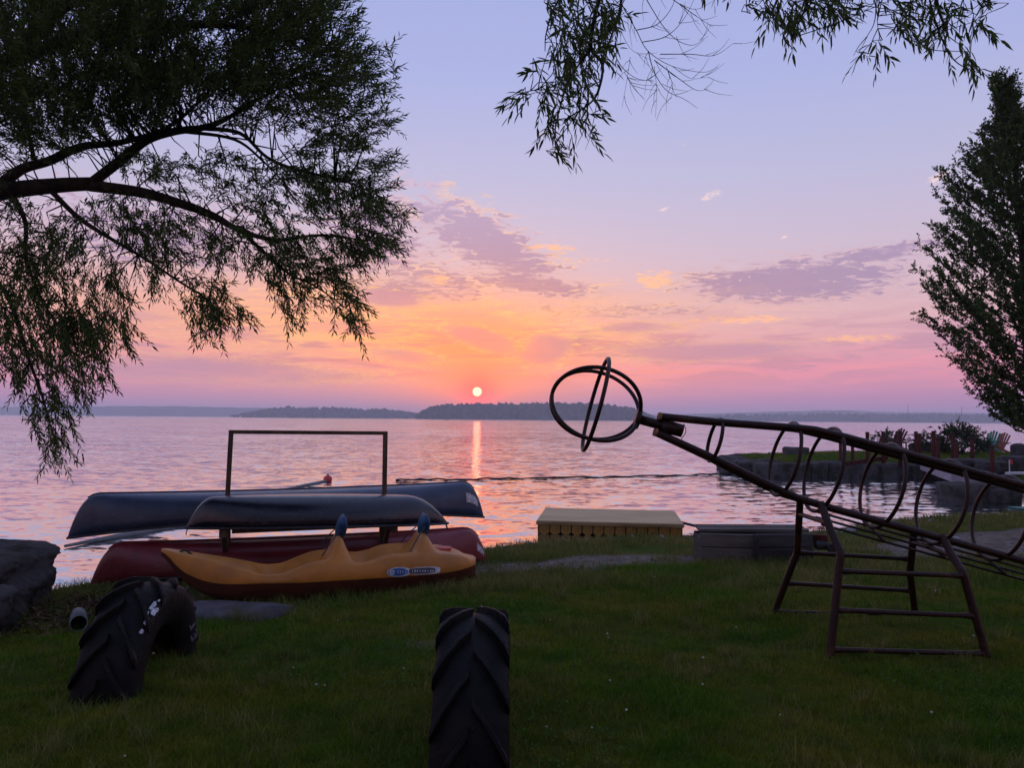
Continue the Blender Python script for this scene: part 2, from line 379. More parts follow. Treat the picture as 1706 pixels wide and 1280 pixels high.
M['red_wood'] = mat('red_wood', (0.06, 0.016, 0.013), 0.8, 0.15, 0.3, 8, bump=0.4, bscale=30, stretch=(1, 1, 0.2))
M['plywood'] = mat('plywood', (0.50, 0.37, 0.19), 0.7, 0.3, 0.1, 3, bump=0.12, bscale=30, stretch=(0.25, 1, 1))
M['float_yellow'] = mat('float_yellow', (0.24, 0.125, 0.022), 0.6, 0.3, 0.3, 6, bump=0.15)
M['dock_trim'] = mat('dock_trim', (0.24, 0.16, 0.07), 0.75, 0.3, 0.25, 8, bump=0.3, bscale=30, stretch=(0.3, 1, 1))
M['red_pipe'] = mat('red_pipe', (0.03, 0.008, 0.006), 0.42, 0.28, 0.35, 7, col2=(0.016, 0.006, 0.005), bump=0.25, bscale=45, rust=0.5)
M['rust'] = mat('rust', (0.3, 0.14, 0.07), 0.8, 0.3, 0.3, 20, bump=0.3)
M['rubber'] = mat('rubber', (0.004, 0.004, 0.005), 0.6, 0.16, 0.4, 6, col2=(0.010, 0.009, 0.008), bump=0.5, bscale=22)
M['white_paint'] = mat('white_paint', (0.55, 0.56, 0.6), 0.6, 0.4, 0.3, 40)
M['boulder'] = mat('boulder', (0.075, 0.07, 0.072), 0.9, 0.15, 0.5, 2.6, col2=(0.026, 0.028, 0.021), bump=1.0, bscale=6, bdist=0.09)
M['pale_rock'] = mat('pale_rock', (0.095, 0.088, 0.085), 0.9, 0.15, 0.4, 2.5, col2=(0.04, 0.04, 0.035), bump=1.0, bscale=6, bdist=0.08)
M['slab_stone'] = mat('slab_stone', (0.065, 0.06, 0.07), 0.88, 0.2, 0.35, 3.0, bump=0.6, bscale=9)
M['pvc'] = mat('pvc', (0.09, 0.10, 0.10), 0.5, 0.3, 0.4, 12)
M['black_tube'] = mat('black_tube', (0.012, 0.012, 0.014), 0.5, 0.4, 0.3, 4)
M['grey_tube'] = mat('grey_tube', (0.14, 0.15, 0.15), 0.6, 0.4, 0.35, 2, bump=0.3)
M['buoy_red'] = mat('buoy_red', (0.5, 0.03, 0.03), 0.45, 0.5, 0.2, 8)
M['chair_green'] = mat('chair_green', (0.03, 0.17, 0.11), 0.6, 0.4, 0.15, 9)
M['chair_orange'] = mat('chair_orange', (0.2, 0.05, 0.03), 0.6, 0.4, 0.15, 9)
M['chair_brown'] = mat('chair_brown', (0.085, 0.02, 0.018), 0.6, 0.4, 0.2, 9)
M['worn_letter'] = mat('worn_letter', (0.12, 0.12, 0.13), 0.7, 0.3, 0.5, 60)
M['dark_strap'] = mat('dark_strap', (0.06, 0.06, 0.07), 0.8, 0.2)
M['rope'] = mat('rope', (0.1, 0.09, 0.08), 0.9, 0.2)
M['concrete'] = mat('concrete', (0.30, 0.26, 0.29), 0.85, 0.3, 0.15, 2.0, bump=0.3, bscale=12)
M['teal'] = mat('teal', (0.02, 0.12, 0.09), 0.6, 0.4, 0.2, 6)
M['far_trees'] = mat('far_trees', (0.03, 0.036, 0.026), 0.95, 0.1, island=0.5)
M['far_land'] = mat('far_land', (0.03, 0.036, 0.026), 0.95, 0.1, 0.4, 0.02)
M['pebble'] = mat('pebble', (0.2, 0.19, 0.2), 0.7, 0.3, island=0.6)
M['clover'] = mat('clover', (0.55, 0.53, 0.48), 0.8, 0.2, island=0.3)
M['leaflet'] = mat('leaflet', (0.05, 0.12, 0.02), 0.7, 0.1, island=0.4, trans=0.2)
M['straw'] = mat('straw', (0.09, 0.06, 0.03), 0.9, 0.2, island=0.5)

# ------------------------------------------------------------------ ground, one sheet: lawn, shore, lake bed, jetty
WATER = -0.35
def shore_s(x, y):                              # metres inland (+) or out (-) from the waterline
    x = np.asarray(x, float); y = np.asarray(y, float)
    ys = 11.15 + 0.44 * x + 0.35 * np.sin(x * 0.9 + 0.6) + 0.5 * (fbm(x * 0.8, y * 0 + 3.3, 4) - 0.47) - 1.1 * np.exp(-((x + 5.3) / 0.9) ** 2)
    s1 = (ys - y) * 0.92
    # right-hand land that closes the little bay, and the jetty behind it
    s2 = (x - (13.2 + 0.06 * (y - 17) ** 2 * (y < 17) + 0.35 * (y - 17) * (y > 17))) * 0.9
    s2 = np.minimum(s2, 31.5 - y)
    jx = np.clip((x - 8.4) * 0.9, -9, 9); jn = (y - (25.7 - 0.06 * (x - 8) + 0.35 * np.sin(x * 0.7))); jf = 31.3 - y + 0.4 * np.sin(x * 0.5)
    s3 = np.minimum(np.minimum(jx, jn), jf)
    return s1, np.maximum(s2, s3)
def ground_z(x, y):
    s1, s2 = shore_s(x, y)
    sm = lambda t: np.clip(t, 0, 1) ** 2 * (3 - 2 * np.clip(t, 0, 1))
    land1 = WATER + 0.04 * np.clip(s1, 0, 0.5) / 0.5 + 0.31 * sm((s1 - 0.2) / 5.6)
    land2 = WATER + 0.50 * sm(s2 / 0.7 + 0.12) + 0.24 * sm(s2 / 3.5)
    sea = lambda s: WATER + np.where(s < 0, np.maximum(s * 0.22, -1.6), 0)
    z1 = np.where(s1 > 0, land1, sea(s1)); z2 = np.where(s2 > -0.1, land2, sea(s2))
    z = np.maximum(z1, z2)
    b = (fbm(np.asarray(x) * 1.1, np.asarray(y) * 1.1, 21) - 0.47) * 0.09 + (fbm(np.asarray(x) * 4, np.asarray(y) * 4, 5, 3) - 0.44) * 0.03
    return z + b * np.clip(np.maximum(s1, s2) / 1.2, 0, 1)
def axis(*segs):
    a = []
    for (s, e, d) in segs: a += list(np.arange(s, e, d))
    a.append(segs[-1][1]); return np.array(a)
gx = axis((-120, -20, 10), (-20, -8, 1.0), (-8, 8, 0.11), (8, 22, 0.25), (22, 60, 2), (60, 160, 10))
gy = axis((-60, -6, 4), (-6, 2, 0.5), (2, 14, 0.10), (14, 34, 0.25), (34, 60, 3))
GX, GY = np.meshgrid(gx, gy, indexing='ij')
GZ = ground_z(GX, GY)
gme = mk('ground', np.stack([GX.ravel(), GY.ravel(), GZ.ravel()], 1), grid_faces(len(gx), len(gy)), None, True)
def dirt_at(x, y):
    e1 = 1 - (((x - 8.2) / 4.2) ** 2 + ((y - 10.7 - 0.25 * (x - 8)) / 1.9) ** 2)
    e2 = 0.75 - np.abs((y - (8.9 + 0.25 * x)) / 1.3) * 0.8 - np.clip((np.abs(x - 1.2) - 2.0) / 1.5, 0, 2)
    e3 = 0.9 - (((x + 3.4) / 1.0) ** 2 + ((y - 7.1) / 0.9) ** 2) * 0.7
    s1, s2 = shore_s(x, y)
    e4 = 0.8 - np.abs(s1 - 0.1) / 0.55
    e6 = 0.7 - (((x + 0.6) / 0.5) ** 2 + ((y - 5.2) / 0.35) ** 2) * 0.8
    e4 = np.maximum(e4, e6)
    n = (fbm(x * 1.3, y * 1.3, 31) - 0.47) * 1.7
    return np.clip(np.maximum(np.maximum(e1 * 1.9, e2 * 1.15), np.maximum(e3, e4)) + n * 0.6, 0, 1)
at = gme.attributes.new('dirt', 'FLOAT', 'POINT'); at.data.foreach_set('value', dirt_at(GX, GY).ravel().astype(np.float32))
gm = bpy.data.materials.new('ground'); gm.use_nodes = True; t = NT(gm.node_tree); b = t.n['Principled BSDF']
pos = t.n.new('ShaderNodeNewGeometry').outputs['Position']
na = t.noise(pos, 0.9, 6, 0.6); nb = t.noise(pos, 9, 6, 0.65); nc = t.noise(pos, 45, 4, 0.6)
gcol = t.mix(t.step(na, 0.36, 0.66), (0.038, 0.072, 0.006, 1), (0.09, 0.082, 0.013, 1))
gcol = t.mix(t.mul(t.step(nb, 0.45, 0.7), 0.6), gcol, (0.03, 0.028, 0.008, 1))
dcol = t.mix(t.step(nb, 0.38, 0.62), (0.19, 0.16, 0.14, 1), (0.10, 0.085, 0.055, 1))
da = t.n.new('ShaderNodeAttribute'); da.attribute_name = 'dirt'
col = t.mix(t.step(t.add(da.outputs['Fac'], t.mul(t.sub(nb, 0.5), 0.8)), 0.3, 0.62), gcol, dcol)
t.l.new(col, b.inputs['Base Color']); b.inputs['Roughness'].default_value = 0.95; b.inputs['Specular IOR Level'].default_value = 0.05
bp = t.n.new('ShaderNodeBump'); bp.inputs['Strength'].default_value = 0.8; bp.inputs['Distance'].default_value = 0.03
t.l.new(t.add(nb, t.mul(nc, 0.7)), bp.inputs['Height']); t.l.new(bp.outputs[0], b.inputs['Normal'])
gme.materials.append(gm)
ground = link('ground', gme); ground['kind'] = 'structure'

# ------------------------------------------------------------------ water
wm_ = bpy.data.materials.new('lake_water'); wm_.use_nodes = True; t = NT(wm_.node_tree); t.n.remove(t.n['Principled BSDF'])
gpos = t.n.new('ShaderNodeNewGeometry').outputs['Position']; px_, py_, pz_ = t.xyz(gpos)
def wav(sx, sy, scale, detail, dist, z):
    return t.sub(t.noise(t.vec(t.mul(px_, sx), t.mul(py_, sy), z), scale, detail, 0.5, dist), 0.5)
calm = t.step(t.noise(t.vec(t.mul(px_, 0.03), t.mul(py_, 0.05), 1.0), 1.0, 3, 0.5), 0.3, 0.7)
dist = t.m('SQRT', t.add(t.mul(px_, px_), t.mul(py_, py_)))
farf = t.step(dist, 12.0, 70.0)
a1 = wav(1.6, 2.5, 1.0, 2, 0.5, 0.0); a2 = wav(3.6, 5.6, 1.3, 3, 0.4, 4.0); a3 = wav(0.42, 0.5, 1.0, 3, 0.5, 8.0); a4 = wav(0.07, 0.05, 1.0, 4, 0.5, 11.0)
b1 = wav(0.8, 0.9, 1.1, 2, 0.4, 14.0); b2 = wav(1.9, 2.0, 1.4, 3, 0.4, 19.0)
amp = t.add(0.75, t.mul(calm, 0.5))
ny = t.mul(amp, t.add(t.add(t.add(t.mul(a1, t.add(0.36, t.mul(farf, 0.46))), t.mul(a2, t.add(0.30, t.mul(farf, 0.45)))), t.mul(a3, t.add(0.16, t.mul(farf, 0.34)))), t.mul(t.mul(a4, farf), 0.26)))
nx = t.mul(amp, t.add(t.mul(b1, 0.16), t.mul(b2, t.add(0.09, t.mul(farf, 0.30)))))
nn = t.n.new('ShaderNodeVectorMath'); nn.operation = 'NORMALIZE'; t.put(nn.inputs[0], t.vec(nx, ny, 1.0))
gl = t.n.new('ShaderNodeBsdfGlossy'); gl.inputs['Roughness'].default_value = 0.09; gl.inputs['Color'].default_value = (0.90, 0.95, 1.0, 1)
t.l.new(nn.outputs[0], gl.inputs['Normal'])
df = t.n.new('ShaderNodeBsdfDiffuse'); df.inputs['Color'].default_value = (0.05, 0.055, 0.06, 1)
fr = t.n.new('ShaderNodeLayerWeight'); t.l.new(nn.outputs[0], fr.inputs['Normal']); wf = t.clamp(t.add(0.30, t.mul(0.72, t.m('POWER', fr.outputs['Facing'], 1.6))))
mx = t.n.new('ShaderNodeMixShader'); t.l.new(wf, mx.inputs[0]); t.l.new(df.outputs[0], mx.inputs[1]); t.l.new(gl.outputs[0], mx.inputs[2])
t.l.new(mx.outputs[0], t.n['Material Output'].inputs['Surface'])
wx = axis((-3300, -300, 300), (-300, 300, 30), (300, 3300, 300)); wy = axis((5, 65, 5), (65, 485, 60), (485, 3900, 300))
WX, WY = np.meshgrid(wx, wy, indexing='ij')
water = link('lake_water', mk('lake_water', np.stack([WX.ravel(), WY.ravel(), np.full(WX.size, WATER)], 1), grid_faces(len(wx), len(wy)), wm_))
water['kind'] = 'structure'

# ------------------------------------------------------------------ far shores and the wooded island
def ridge(name, stops, Y, depth, mat_, extra=0.0, seed=1, n=260, rough=0.12):
    # stops: (photo x, photo y of the skyline); the ridge stands Y metres away with its foot in the water
    xs = np.linspace(stops[0][0], stops[-1][0], n); ys = np.interp(xs, [s[0] for s in stops], [s[1] for s in stops])
    V = []
    for i, (x, y) in enumerate(zip(xs, ys)):
        p = P(x, y, Y + depth * 0.4); h = max(p[2] - WATER - extra, 0.3) * (1 + rough * (fbm(x * 0.05, 0.0, seed) - 0.47)); X0 = p[0] / p[1]
        for k, (d, hh) in enumerate(((0, -0.05), (0.06, 0.25), (0.22, 0.7), (0.4, 1.0), (0.7, 0.9), (1.0, -0.05))):
            yy = Y + depth * d; V.append((X0 * yy, yy + 8 * math.sin(i * 0.3 + k), WATER + h * hh))
    o = link(name, mk(name, V, grid_faces(n, 6), mat_, True)); o['kind'] = 'structure'
    return xs, ys
def woods(name, stops, Y, depth, count, size, seed, front=0.35):
    g = np.random.default_rng(seed)
    bm = bmesh.new(); bmesh.ops.create_icosphere(bm, subdivisions=1, radius=1.0)
    bv = np.array([v.co[:] for v in bm.verts]); bf = np.array([[v.index for v in f.verts] for f in bm.faces]); bm.free()
    V, Fc = [], []
    for i in range(count):
        x = g.uniform(stops[0][0], stops[-1][0]); y = np.interp(x, [s[0] for s in stops], [s[1] for s in stops])
        top = P(x, y, Y + depth * 0.4); hmax = top[2] - WATER
        d = g.uniform(0.02, 0.55); base_h = hmax * np.interp(d, [0, 0.06, 0.22, 0.4, 0.7], [0, 0.2, 0.55, 0.72, 0.66])
        h = min(g.uniform(0.6, 1.25) * size, hmax * 0.55 + 1.0); w = h * g.uniform(0.35, 0.6); yy = Y + depth * d; xx = top[0] / top[1] * yy
        s = bv * (1 + g.uniform(-0.25, 0.25, (len(bv), 1))) * np.array([w, w, h * 0.6])
        V.append(s + np.array([xx, yy, WATER + base_h + h * 0.35])); Fc.append(bf + i * len(bv))
    o = link(name, mk(name, np.concatenate(V), np.concatenate(Fc), M['far_trees'], False)); o['kind'] = 'stuff'
    return o
ridge('far_hills', [(-900, 684), (-300, 682), (0, 678), (150, 677), (300, 677), (430, 680), (600, 686), (800, 690), (1050, 692), (1150, 690),
                    (1300, 686), (1400, 684), (1480, 687), (1600, 688), (1706, 690), (2000, 690), (2600, 692)], 2700, 300, M['far_land'], seed=3, n=400)
lst = [(385, 693), (420, 688), (450, 683), (480, 680), (520, 682), (560, 681), (600, 684), (640, 684), (675, 688), (700, 691)]
ridge('wooded_shore', lst, 1500, 70, M['far_land'], extra=6, seed=5); woods('shore_woods', lst, 1500, 70, 520, 9.0, 51)
ist = [(693, 694), (705, 686), (725, 680), (750, 677), (790, 675), (830, 674), (880, 673), (930, 672), (960, 673), (1000, 675), (1035, 678), (1050, 682), (1075, 690), (1092, 697)]
ridge('wooded_island', ist, 1150, 70, M['far_land'], extra=6, seed=7); woods('island_woods', ist, 1150, 70, 900, 8.5, 52)
rst = [(1150, 698), (1190, 694), (1250, 690), (1330, 690), (1400, 688), (1480, 690), (1560, 688), (1640, 690), (1706, 690), (1900, 690), (2300, 692)]
ridge('right_shore', rst, 1700, 110, M['far_land'], extra=3, seed=9); woods('right_shore_woods', rst, 1700, 110, 900, 6.5, 53)
for x, yt, nm in ((1513, 674, 'taller of two thin radio masts on the far shore hills'), (1602, 677, 'shorter radio mast on the far shore hills nearest the maple tree')):
    a = P(x, 694, 1760); bb = P(x, yt, 1760)
    tag(solo('radio_mast', tube([a, (a + bb) / 2, bb], [0.9, 0.7, 0.4], 6), M['dark_wood'], a), nm, 'mast')
bt = P(744, 700.2, 800); bt[2] = WATER
boat = thing('fishing_boat', 'tiny dark fishing boat far out on the lake below the island', 'boat', tuple(bt))
part('hull', (np.array([[-2.6, -0.8, 0.05], [2.2, -0.8, 0.05], [3.2, 0, 0.2], [2.2, 0.8, 0.05], [-2.6, 0.8, 0.05], [-2.7, -1, 0.75], [2.3, -1, 0.8], [3.7, 0, 1.0], [2.3, 1, 0.8], [-2.7, 1, 0.75]]),
     [(4, 3, 2, 1, 0), (5, 6, 7, 8, 9), (0, 1, 6, 5), (1, 2, 7, 6), (2, 3, 8, 7), (3, 4, 9, 8), (4, 0, 5, 9)]), M['dark_wood'], boat)
part('outboard_motor', box((-2.9, 0, 0.7), (0.4, 0.4, 1.0)), M['black_tube'], boat, bevel=0.05)

# ------------------------------------------------------------------ haze over the lake
hz = link('haze', mk('haze', *box((0, 1950, 23), (7000, 4100, 56)))); hz['kind'] = 'stuff'
hm = bpy.data.materials.new('haze'); hm.use_nodes = True; t = NT(hm.node_tree); t.n.remove(t.n['Principled BSDF'])
pv_ = t.n.new('ShaderNodeVolumePrincipled'); pv_.inputs['Color'].default_value = (0.93, 0.95, 1.0, 1); pv_.inputs['Density'].default_value = 0.00040
pv_.inputs['Anisotropy'].default_value = 0.45
t.l.new(pv_.outputs[0], t.n['Material Output'].inputs['Volume']); hz.data.materials.append(hm)

def gz(x, y): return float(ground_z(np.array([x]), np.array([y]))[0])
# ------------------------------------------------------------------ canoes
def frame_on(obj, a, b, tilt=0.0):              # put a thing at a, its local x axis pointing to b, rolled by tilt
    a, b = np.asarray(a, float), np.asarray(b, float); d = Vector(b - a); d.normalize()
    s = Vector((0, 0, 1)).cross(d); s.normalize(); u = d.cross(s)
    m = Matrix((d, s, u)).transposed().to_4x4() @ Matrix.Rotation(tilt, 4, 'X')
    obj.matrix_world = Matrix.Translation(Vector(a)) @ m
def hull_shell(L, B, dm, de, s0, p, full=2.6, flare=0.62, nu=64, nv=19, off=0.0, rock_=-0.03, end_=1.0):
    # upside-down hull, x along 0..L, z=0 at the tips of the gunwale; returns outer grid and the sheer line
    us = (1 - np.cos(np.linspace(0, math.pi, nu))) / 2
    V, sh = [], []
    for u in us:
        tt = abs(2 * u - 1); s = min(u, 1 - u) * L
        zs = (de - dm) * (1 - tt ** 2.2)                      # sheer rises to mid (upside-down: gunwale is higher amidships)
        f = 1 - max(0.0, 1 - s / (s0 * (end_ if u < 0.5 else 1.0))) ** p
        zk = zs + (de + rock_ * (1 - tt * tt) - zs) * f
        bb = B / 2 * (1 - tt ** full) ** 0.9 + 0.006
        for v in np.linspace(-1, 1, nv):
            a = abs(v) * math.pi / 2
            yy = math.copysign(bb * math.sin(a) ** flare, v) if v else 0.0
            k = math.cos(a) ** 0.8 if math.cos(a) > 1e-9 else 0.0
            V.append((u * L, yy, zs + (zk - zs) * k - off * 0))
        sh.append((u * L, bb, zs))
    return np.array(V), grid_faces(nu, nv), sh
def canoe(name, label, a, b, B, dm, de, mat_, s0=0.34, p=2.8, full=2.6, flare=0.62, tilt=0.0, decal=None, loops=False, keel=True, rocker=-0.03, end_=1.0):
    t_ = thing(name, label, 'canoe' if 'canoe' in name else 'kayak', (0, 0, 0))
    L = float(np.linalg.norm(np.asarray(b) - np.asarray(a)))
    frame_on(t_, a, b, tilt)
    V, Fq, sh = hull_shell(L, B, dm, de, s0, p, full, flare, rock_=rocker, end_=end_)
    o = part('hull', (V, Fq), mat_, t_, True)
    sd_ = o.modifiers.new('thickness', 'SOLIDIFY'); sd_.thickness = 0.012; sd_.offset = -1
    for sgn in (-1, 1):
        part('gunwale', tube([(x, sgn * (y + 0.008), z) for (x, y, z) in sh], 0.014, 6), M['gunwale'], t_, True)
    part('deck_plate', ([(0.0, 0, -0.004), (0.32, -np.interp(0.32, [s[0] for s in sh], [s[1] for s in sh]), np.interp(0.32, [s[0] for s in sh], [s[2] for s in sh]) - 0.004),
          (0.32, np.interp(0.32, [s[0] for s in sh], [s[1] for s in sh]), np.interp(0.32, [s[0] for s in sh], [s[2] for s in sh]) - 0.004)], [(0, 1, 2)]), M['gunwale'], t_)
    for fx in (0.3, 0.68):
        y = np.interp(fx * L, [s[0] for s in sh], [s[1] for s in sh]); z = np.interp(fx * L, [s[0] for s in sh], [s[2] for s in sh])
        part('seat', box((fx * L, 0, z + 0.05), (0.22, 2 * y * 0.96, 0.025)), M['dark_wood'], t_, bevel=0.008)
    z = float(np.interp(0.5 * L, [s[0] for s in sh], [s[2] for s in sh])); y = float(np.interp(0.5 * L, [s[0] for s in sh], [s[1] for s in sh]))
    part('thwart', box((0.5 * L, 0, z + 0.012), (0.06, 2 * y * 0.98, 0.022)), M['dark_wood'], t_, bevel=0.006)
    if keel:
        nv = 19; ks = [V[i * nv + nv // 2] + np.array([0, 0, 0.004]) for i in range(8, 57)]
        part('keel_strip', tube(ks, 0.011, 6), mat_, t_, True)
    if loops:
        for x, dx_ in ((0.03, -0.02), (L - 0.03, 0.02)):
            pts = smooth_path([(x, -0.015, 0.005), (x + dx_, -0.02, -0.04), (x + dx_, 0, -0.07), (x + dx_, 0.02, -0.04), (x, 0.015, 0.005)], 4)
            part('carry_loop', tube(pts, 0.005, 5), M['black_tube'], t_, True)
    if decal:
        nv = 19; x0, x1, k0, k1 = decal
        us = (1 - np.cos(np.linspace(0, math.pi, 64))) / 2 * L
        rows = [i for i in range(64) if x0 < us[i] < x1]
        Vd, n0 = [], len(rows)
        for i in rows:
            for j in range(k0, k1 + 1): Vd.append(V[i * nv + j] + np.array([0, -0.004, 0.002]))
        part('registration_decal', (np.array(Vd), grid_faces(n0, k1 - k0 + 1)), M['decal'], t_)
    return t_
# blue canoe along the back of the rack, dark hull along its front, red canoe on the ground
canoe('blue_canoe', 'long blue canoe lying upside down along the lake side of the wooden rack', P(112, 897, 8.25), P(806, 862, 10.05), 0.86, 0.30, 0.47, M['blue_hull'], decal=(4.40, 4.62, 2, 4))
canoe('red_canoe', 'dark red canoe lying upside down on the ground beneath the rack', P(149, 977, 8.2), P(813, 938, 9.65), 0.86, 0.30, 0.45, M['red_hull'], s0=0.36, decal=(4.2, 4.36, 2, 4))
canoe('navy_kayak', 'shorter near-black navy kayak hull lying upside down on the front of the rack', P(309, 880, 7.75), P(746, 872, 8.75), 0.72, 0.27, 0.30, M['navy_hull'], s0=0.5, p=2.1, full=2.4, flare=0.8, loops=True, keel=False, rocker=0.03, end_=0.5)

# ------------------------------------------------------------------ wooden rack
pl = P(376, 905, 8.42); pr = P(639, 905, 8.95)
pl = np.array([pl[0], pl[1], gz(pl[0], pl[1])]); pr = np.array([pr[0], pr[1], gz(pr[0], pr[1])])
rack = thing('canoe_rack', 'brown wooden canoe rack with two posts and a tall rectangular frame above', 'rack', tuple((pl + pr) / 2))
e = (pr - pl); e[2] = 0; e /= np.linalg.norm(e); nrm_ = np.array([e[1], -e[0], 0])       # towards the camera
if nrm_[1] > 0: nrm_ = -nrm_
ZA = 0.375
for q, x in ((pl, 376), (pr, 640)):
    part('post', beam(q - [0, 0, 0.3], np.array([q[0], q[1], ZA - 0.09]), 0.095, 0.095, nrm_), M['rack_wood'], rack, world=True, bevel=0.006)
    c = np.array([q[0], q[1], ZA - 0.045])
    part('arm', beam(c + nrm_ * 0.74, c - nrm_ * 1.0, 0.075, 0.088), M['rack_wood'], rack, world=True, bevel=0.006)
    part('brace', beam(np.array([q[0], q[1], ZA - 0.33]) + nrm_ * 0.06, c + nrm_ * 0.36 - [0, 0, 0.05], 0.045, 0.06), M['rack_wood'], rack, world=True, bevel=0.004)
part('rail', beam(np.array([pl[0], pl[1], ZA - 0.115]) + e * 0.06 + nrm_ * 0.02, np.array([pr[0], pr[1], ZA - 0.10]) + e * 0.36 + nrm_ * 0.02, 0.045, 0.065), M['rack_wood'], rack, world=True, bevel=0.005)
tl, tr_ = P(385, 720, 8.42), P(642, 722, 8.95)
for q, tp in ((pl, tl), (pr, tr_)):
    part('upright', beam(np.array([q[0], q[1], ZA + 0.002]), np.array([tp[0], tp[1], tp[2] - 0.021]), 0.05, 0.05, nrm_), M['rack_wood'], rack, world=True, bevel=0.004)
ex = (tr_ - tl) / np.linalg.norm(tr_ - tl)
part('top_bar', beam(tl - ex * 0.025, tr_ + ex * 0.025, 0.05, 0.042), M['rack_wood'], rack, world=True, bevel=0.004)

# ------------------------------------------------------------------ sit-on-top kayak
ka = P(269, 927, 7.02)[:2]; kb = P(790, 945, 7.85)[:2]
kd = (kb - ka); KL = float(np.linalg.norm(kd)); kd /= KL; kn = np.array([kd[1], -kd[0]])
kay = thing('sit_on_top_kayak', 'orange-yellow two-seat sit-on-top kayak lying on the grass before the rack', 'kayak', (ka[0], ka[1], 0.0), math.atan2(kd[1], kd[0]))
def prof(pts, off):
    q = [PLN(x, y, ka + kn * off, kb + kn * off) for x, y in pts]; q.sort(); return np.array(q)
pc_ = prof([(269, 928), (279, 941), (295, 957), (313, 966), (339, 974), (365, 977), (401, 976), (436, 973), (506, 970), (559, 966), (641, 961), (729, 955), (770, 950), (788, 947)], 0.3)
pg_ = prof([(269, 924), (290, 929), (320, 935), (350, 941), (378, 946), (400, 951), (440, 960), (470, 958), (495, 947), (525, 936), (550, 934), (600, 939), (625, 934), (645, 925), (680, 922), (710, 922), (750, 924), (772, 928), (784, 932), (789, 937)], 0.3)
pb_ = prof([(269, 929), (290, 960), (320, 985), (360, 1001), (430, 1003), (536, 998), (653, 988), (740, 979), (778, 974), (789, 966)], 0.15)
us = np.concatenate([np.linspace(0, 0.06, 6)[:-1], np.linspace(0.06, 0.96, 84)[:-1], np.linspace(0.96, 1, 7)]) * KL
zc = np.interp(us, pc_[:, 0], pc_[:, 1]); zg = np.interp(us, pg_[:, 0], pg_[:, 1]); zb = np.interp(us, pb_[:, 0], pb_[:, 1])
sm3 = lambda a: np.convolve(np.pad(a, 2, 'edge'), [0.1, 0.2, 0.4, 0.2, 0.1], 'valid')
zc, zg, zb = sm3(zc), sm3(zg), sm3(zb)
tt = us / KL
hb = 0.35 * np.clip(1 - np.abs((tt - 0.56) / 0.56) ** np.where(tt < 0.56, 1.8, 6.0), 0, 1) ** 0.8 * np.where(tt > 0.56, np.clip(1 - ((tt - 0.56) / 0.4415) ** 8, 0, 1) ** 0.5, 1) + 0.022
uh = [PLN(563, 901, ka, kb)[0], PLN(702, 895, ka, kb)[0]]           # the two moulded seat backs
hump = sum(np.exp(-((us - c) / 0.085) ** 2) * h for c, h in zip(uh, (0.215, 0.17)))
well = np.exp(-((us - (uh[0] - 0.42)) / 0.30) ** 4) * 0.15 + np.exp(-((us - (uh[1] - 0.40)) / 0.24) ** 4) * 0.12
V1, V2 = [], []
low = [(0.0, 0.0), (0.35, 0.0), (0.68, 0.06), (0.88, 0.4), (0.985, 0.93), (1.0, 1.0)]
for i in range(len(us)):
    row = [(f * hb[i], zb[i] + (zc[i] - zb[i]) * k) for f, k in low]
    V1 += [(us[i], -y, z) for y, z in reversed(row)] + [(us[i], y, z) for y, z in row[1:]]
    g_, c_ = zg[i], zc[i]; d_ = g_ - well[i]
    rip = 0.006 * math.sin(us[i] * 26) * (well[i] > 0.02)
    row = [(1.0, c_ + 0.002), (1.012, c_ + 0.012), (0.99, c_ + (g_ - c_) * 0.45), (0.93, c_ + (g_ - c_) * 0.85), (0.85, g_), (0.78, g_ + hump[i] * 0.22),
           (0.66, g_ - well[i] * 0.75 + hump[i] * 0.62 + rip), (0.45, d_ + hump[i] * 0.95), (0.22, d_ + hump[i]), (0.0, d_ + hump[i])]
    V2 += [(us[i], -f * hb[i], z) for f, z in row] + [(us[i], f * hb[i], z) for f, z in reversed(row[:-1])]
o = part('lower_hull', (np.array(V1), grid_faces(len(us), 11)), M['kayak_low_shade'], kay, True)
o = part('deck', (np.array(V2), grid_faces(len(us), 19)), M['kayak'], kay, True)
for c, dz_, hgt, lean in ((uh[0], 0.20, 0.23, 0.035), (uh[1], 0.165, 0.215, 0.02)):
    z0 = float(np.interp(c, us, zg)) + dz_ - 0.045
    Vp, n_ = [], 14
    for k, h in enumerate(np.linspace(0, 1, n_)):
        w = 0.17 * (math.sin(min(h * 1.25 + 0.32, 1.57 + h * 0.2))) * (1 - max(0, h - 0.75) * 1.3); th = 0.05 * math.sin(math.pi * (0.12 + 0.86 * h)) ** 0.6 + 0.004
        for j in range(16):
            a = 2 * math.pi * j / 16
            Vp.append((c + lean * h + 0.012 + th * math.cos(a), w * math.copysign(abs(math.sin(a)) ** 0.6, math.sin(a)), z0 + hgt * h))
    Fp = [(k * 16 + j, k * 16 + (j + 1) % 16, (k + 1) * 16 + (j + 1) % 16, (k + 1) * 16 + j) for k in range(n_ - 1) for j in range(16)] + [tuple(range(15, -1, -1)), tuple(range((n_ - 1) * 16, n_ * 16))]
    bk = part('backrest', (Vp, Fp), M['blue_pad'], kay, True); bk['label'] = 'blue padded backrest standing on the moulded seat back'
    for sgn in (-1, 1):
        part('strap', tube(smooth_path([(c + 0.02, sgn * 0.13, z0 + 0.12), (c - 0.06, sgn * 0.2, z0 + 0.03), (c - 0.16, sgn * 0.3, z0 - 0.10)], 5), 0.006, 6), M['dark_strap'], bk, True)
hx = PLN(738, 924, ka, kb)[0]
